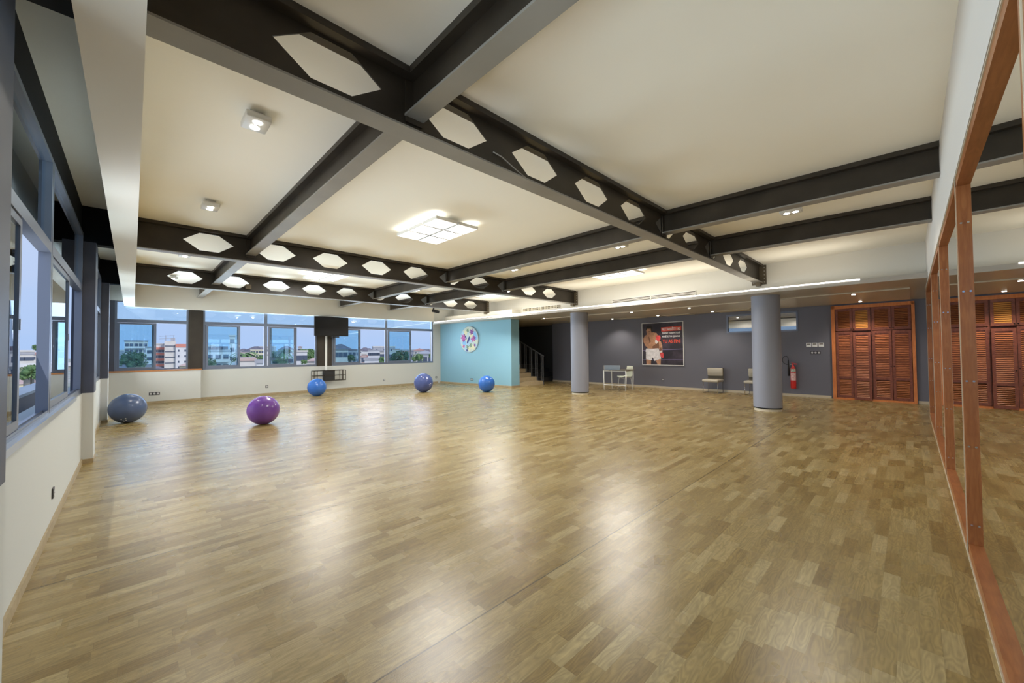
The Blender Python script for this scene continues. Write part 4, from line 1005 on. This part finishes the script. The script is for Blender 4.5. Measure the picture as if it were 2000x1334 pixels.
q.hexa([Vector((*(a2+u2*s+n2*d).xy, zz)) for zz in (pz+.0, pz+1.8) for s, d in ((L2*.55, 0), (L2*.95, 0), (L2*.95, 3), (L2*.55, 3))]); q.build('roof_mast', 'grey', t)

B = building
B(243, 288, 665, 190, 'pale block with a dark flat roof behind the glass of the corner window', 'cream', rm='droof', rows=4, ncol=5, balcony=True)
B(284, 300, 677, 165, 'narrow pale block beside the red banded block', 'whitew', rm='grey', rows=5, ncol=1, winw=1.6)
B(402, 449, 683, 120, 'long two storey house with water tanks on its roof', 'whitew', rm='grey', rows=3, ncol=3, balcony=True)
B(448, 459, 654, 135, 'slim pale tower block behind the tinted sash', 'whitew', rm='whitew', rows=6, ncol=1)
B(469, 488, 688, 260, 'low pale house beyond the palm tree', 'cream', rm='pink', rows=1, ncol=3)
B(489, 515, 682, 300, 'wide cream hall on the horizon beyond the palm tree', 'yell', rm='cream', rows=2, ncol=5)
t_, bx_, g_ = B(466, 499, 700, 76, 'large pinkish flat roofed hall just below the window', 'cream', rm='pink', depth=28)
B(501, 516, 703, 62, 'small grey roofed shed beside the pink roofed hall', 'whitew', rm='grey', depth=7)
B(526, 548, 690, 150, 'blue white house between trees behind the tinted sash', 'whitew', rm='droof', rows=2, ncol=3)
B(548, 572, 693, 140, 'long low white house under the tall palm', 'whitew', rm='grey', rows=2, ncol=4)
B(578, 600, 684, 110, 'three storey white house with large dark windows next to the television', 'whitew', rm='cream', rows=4, ncol=3, winw=1.0, winh=1.5)
B(599, 640, 697, 120, 'low house with a pink hipped roof next to the television', 'cream', 'hip', 'pink', rows=2, ncol=4)
B(582, 590, 676, 240, 'small cream house on the horizon above the white house', 'cream', 'hip', 'rroof', rows=1, ncol=2)
B(651, 679, 676, 115, 'tall house with a dark pyramid roof behind the tinted sash', 'cream', 'hip', 'droof', rows=4, ncol=3, winw=1.2)
B(680, 703, 682, 180, 'grey flat roofed block right of the pyramid roofed house', 'grey', rm='droof', rows=3, ncol=3)
B(706, 716, 689, 120, 'narrow pink house with tall windows', 'pink', rm='cream', rows=2, ncol=2, winw=.8)
B(719, 742, 683, 190, 'long white school like building with rows of windows', 'whitew', rm='grey', rows=3, ncol=6)
B(742, 756, 684, 150, 'cream house with a grey roof beside the long white building', 'cream', rm='grey', rows=2, ncol=2)
B(712, 744, 699, 100, 'row of low white sheds in front of the long white building', 'whitew', rm='grey', rows=1, ncol=5)
B(758, 778, 686, 190, 'white house half hidden by the big dark tree', 'whitew', rm='cream', rows=2, ncol=4)
B(766, 780, 681, 260, 'grey house on the skyline above the big dark tree', 'cream', rm='rroof', rows=1, ncol=3)
B(782, 803, 684, 230, 'long cream house behind the big dark tree', 'cream', 'hip', 'rroof', rows=1, ncol=4)
B(814, 846, 684, 120, 'white house with a broad low grey roof near the corner of the room', 'whitew', 'hip', 'grey', rows=1, ncol=3, depth=14)
B(808, 830, 680, 260, 'pale house on the skyline near the corner of the room', 'cream', 'hip', 'rroof', rows=1, ncol=3)
B(38, 66, 690, 150, 'low pale house seen through the open side window', 'cream', rm='grey', rows=2, ncol=3, depth=8)
B(60, 92, 688, 190, 'grey roofed house seen through the open side window', 'cream', 'hip', 'rroof', rows=1, ncol=3)
o = thing('flyover', (*at(60, 85).xy, GZ), 'pale concrete flyover seen through the open side window', 'bridge')
a_, u_, n_2, L_ = frame(-60, 160, 85)
q = MB(); q.hexa([Vector((*(a_+u_*s+n_2*d).xy, zz)) for zz in (-2.2, -1.2) for s, d in ((0, 0), (L_, 0), (L_, 9), (0, 9))]); q.build('deck', 'lip', o)
q = MB(); q.hexa([Vector((*(a_+u_*s+n_2*d).xy, zz)) for zz in (-1.2, -.4) for s, d in ((0, -.3), (L_, -.3), (L_, 0), (0, 0))]); q.build('parapet', 'whitew', o)
for s in (L_*.2, L_*.5, L_*.8): q = MB(); q.cyl(Vector((*(a_+u_*s+n_2*4.5).xy, GZ)), Vector((*(a_+u_*s+n_2*4.5).xy, -2.2)), .8, n=12); q.build('pillar', 'lip', o)
for px_ in (410, 420, 430, 440):
    c = at(px_, 125, 682.2); c.z = at(425, 120, 683).z+.1
    tag(MB().cyl(c+Vector((0, 0, -.1)), c+Vector((0, 0, 1.0)), .7, n=12).build('water_tank', 'droof'), 'dark round water tank on the roof of the long two storey house', 'water tank', 'water tanks on the long house')

def blob(mb, c, r, seed):
    rnd = random.Random(seed); nu, nv = 12, 8; vs = []
    for j in range(nv+1):
        t_ = PI*j/nv
        for i in range(nu):
            q = r*(1+rnd.uniform(-.22, .22)); vs.append(c+Vector((q*math.sin(t_)*math.cos(2*PI*i/nu), q*math.sin(t_)*math.sin(2*PI*i/nu), q*.85*math.cos(t_))))
    mb.add(vs, [(j*nu+i, j*nu+(i+1)%nu, (j+1)*nu+(i+1)%nu, (j+1)*nu+i) for j in range(nv) for i in range(nu)])
def tree(px, ytop, wpx, D, label, m_='leaf', seed=1):
    c = at(px, D, ytop); R_ = wpx/759.4*D/2; rnd = random.Random(seed)
    t = thing('tree', (c.x, c.y, GZ), label, 'tree')
    mb = MB(); hgt = c.z-GZ
    for k in range(22):
        a = rnd.uniform(0, 2*PI); q = R_*math.sqrt(rnd.random())*.75; zz = c.z-R_*.35-rnd.random()*min(hgt*.55, R_*1.5)*(.3+.7*q/R_)
        blob(mb, Vector((c.x+q*math.cos(a), c.y+q*math.sin(a), zz)), R_*rnd.uniform(.22, .38), seed*50+k)
    for k in range(260):
        a = rnd.uniform(0, 2*PI); b_2 = rnd.uniform(-.5, 1.4); q = R_*rnd.uniform(.8, 1.1)
        p = Vector((c.x+q*math.cos(a)*math.cos(b_2), c.y+q*math.sin(a)*math.cos(b_2), c.z-R_*1.0+q*math.sin(b_2)*.9)); s = R_*.09
        d1 = Vector((rnd.uniform(-1, 1), rnd.uniform(-1, 1), rnd.uniform(-1, 1)))*s; d2 = Vector((rnd.uniform(-1, 1), rnd.uniform(-1, 1), rnd.uniform(-1, 1)))*s
        mb.add([p-d1, p+d2, p+d1, p-d2], [(0, 1, 2, 3)])
    mb.build('crown', m_, t)
    MB().cyl((c.x, c.y, GZ), (c.x, c.y, c.z-R_), R_*.10, R_*.06, 8).build('trunk', 'bark', t)
def palm(px, ytop, D, label, R_=3.2, seed=3):
    c = at(px, D, ytop); rnd = random.Random(seed)
    t = thing('palm_tree', (c.x, c.y, GZ), label, 'palm tree'); mb = MB()
    for k in range(16):
        a = 2*PI*k/16+rnd.uniform(-.2, .2); up = rnd.uniform(-.1, .9); pts = []
        for i in range(7):
            s = i/6; pts.append(Vector((c.x+R_*s*math.cos(a), c.y+R_*s*math.sin(a), c.z-.6+R_*(up*s-.9*s*s))))
        for i in range(6):
            w_ = R_*.13*math.sin(PI*(i+.6)/7); side = Vector((-math.sin(a), math.cos(a), 0))*w_
            mb.add([pts[i], pts[i]+side-Vector((0, 0, w_*.5)), pts[i+1]+side-Vector((0, 0, w_*.5)), pts[i+1]], [(0, 1, 2, 3)]); mb.add([pts[i], pts[i]-side-Vector((0, 0, w_*.5)), pts[i+1]-side-Vector((0, 0, w_*.5)), pts[i+1]], [(0, 1, 2, 3)])
    mb.build('fronds', 'leaf', t)
    MB().cyl((c.x, c.y, GZ), (c.x, c.y, c.z-.5), .28, .18, 8).build('trunk', 'bark', t)
tree(258, 684, 42, 110, 'wide dark tree in front of the pale corner block', 'leafd', 1)
tree(409, 700, 22, 80, 'round tree below the long two storey house', 'leafd', 2)
palm(478, 688, 110, 'palm tree outside the clear half of the second far window', 3.6)
tree(509, 694, 16, 95, 'light green tree at the edge of the second far window', 'leaf', 4)
tree(532, 686, 16, 130, 'dark tree between the low white houses behind tinted glass', 'leafd', 5)
tree(560, 680, 13, 120, 'tall slim dark tree behind tinted glass', 'leafd', 6)
tree(603, 680, 36, 220, 'wide green tree clump on the rise beside the television', 'leaf', 7)
tree(594, 702, 12, 70, 'small bright green bush below the three storey white house', 'leaf', 8)
tree(686, 692, 18, 120, 'dark round tree right of the pyramid roofed house', 'leafd', 9)
tree(749, 696, 18, 80, 'light green tree low beside the long white building', 'leaf', 10)
tree(780, 684, 38, 110, 'biggest dark tree filling the tinted sash near the room corner', 'leafd', 11)
tree(816, 690, 22, 95, 'green tree with open crown in front of the grey roofed house', 'leaf', 12)
tree(843, 690, 12, 90, 'green tree cut by the room corner', 'leaf', 13)
tree(74, 672, 16, 90, 'tall pale green tree seen past the flyover through the side window', 'leaf', 14)
tree(62, 712, 40, 55, 'low hedge like tree below the flyover through the side window', 'leaf', 15)
tree(548, 699, 30, 100, 'low spreading tree in front of the long low white house', 'leafd', 16)
palm(556, 683, 135, 'slender palm rising above the low white house behind tinted glass', 3.0, 5)

# small far houses on the horizon: four kinds, copied
protos = []
rnd = random.Random(11)
for k, (wm, rm, rf, lb) in enumerate((('whitew', 'grey', 'flat', 'small white house with a flat grey roof'), ('cream', 'rroof', 'hip', 'small cream house with a reddish tile roof'), ('yell', 'pink', 'hip', 'small yellowish house with a pink roof'), ('whitew', 'droof', 'hip', 'small white house with a dark roof'), ('grey', 'cream', 'flat', 'small grey block with a cream flat roof'))):
    W_, D_, H_ = 14+3*k, 10, 6+1.3*k
    t = thing('distant_house', (0, 0, 0), lb+' far off in the hazy town', 'house', 'small far houses, '+lb)
    MB().box(-W_/2, W_/2, -D_/2, D_/2, -6, H_).build('walls', wm, t)
    r = MB()
    if rf == 'hip': r.add([(-W_/2-.5, -D_/2-.5, H_), (W_/2+.5, -D_/2-.5, H_), (W_/2+.5, D_/2+.5, H_), (-W_/2-.5, D_/2+.5, H_), (-2, 0, H_+2.6), (2, 0, H_+2.6)], [(0, 1, 5, 4), (1, 2, 5), (2, 3, 4, 5), (3, 0, 4), (3, 2, 1, 0)])
    else: r.box(-W_/2-.2, W_/2+.2, -D_/2-.2, D_/2+.2, H_, H_+.6)
    r.build('roof', rm, t)
    for i in range(3): q = MB(); q.box(-W_/2+W_*(i+.5)/3-.8, -W_/2+W_*(i+.5)/3+.8, -D_/2-.06, -D_/2+.05, H_-2.6, H_-1.0); q.build('window', 'win', t)
    protos.append(t)
used = [(Vector(o.location).xy, 14.0) for o in C.objects if o.get('category') in ('building', 'tree', 'palm tree', 'bridge')]
made = 0; tries = 0
while made < 170 and tries < 6000:
    tries += 1
    D = 120+900*rnd.random()**1.3; px = rnd.uniform(232, 850) if made % 7 else rnd.uniform(-20, 110)
    k = made % 5; p = at(px, D).xy; rad = (14+3*k)/2+3
    if any((p-q).length < rad+r_2 for q, r_2 in used): continue
    used.append((p.copy(), rad))
    o = protos[k] if made < 5 else dup(protos[k], (0, 0, 0))
    rise = min(1.0, (D-120)/500)*rnd.uniform(2, 12)
    o.location = (p.x, p.y, GZ); o.scale = (1, 1, 1.0+rise/12+rnd.uniform(.1, .8)); o.rotation_euler = (0, 0, yaw-PI/2+rnd.uniform(-.5, .5))
    made += 1
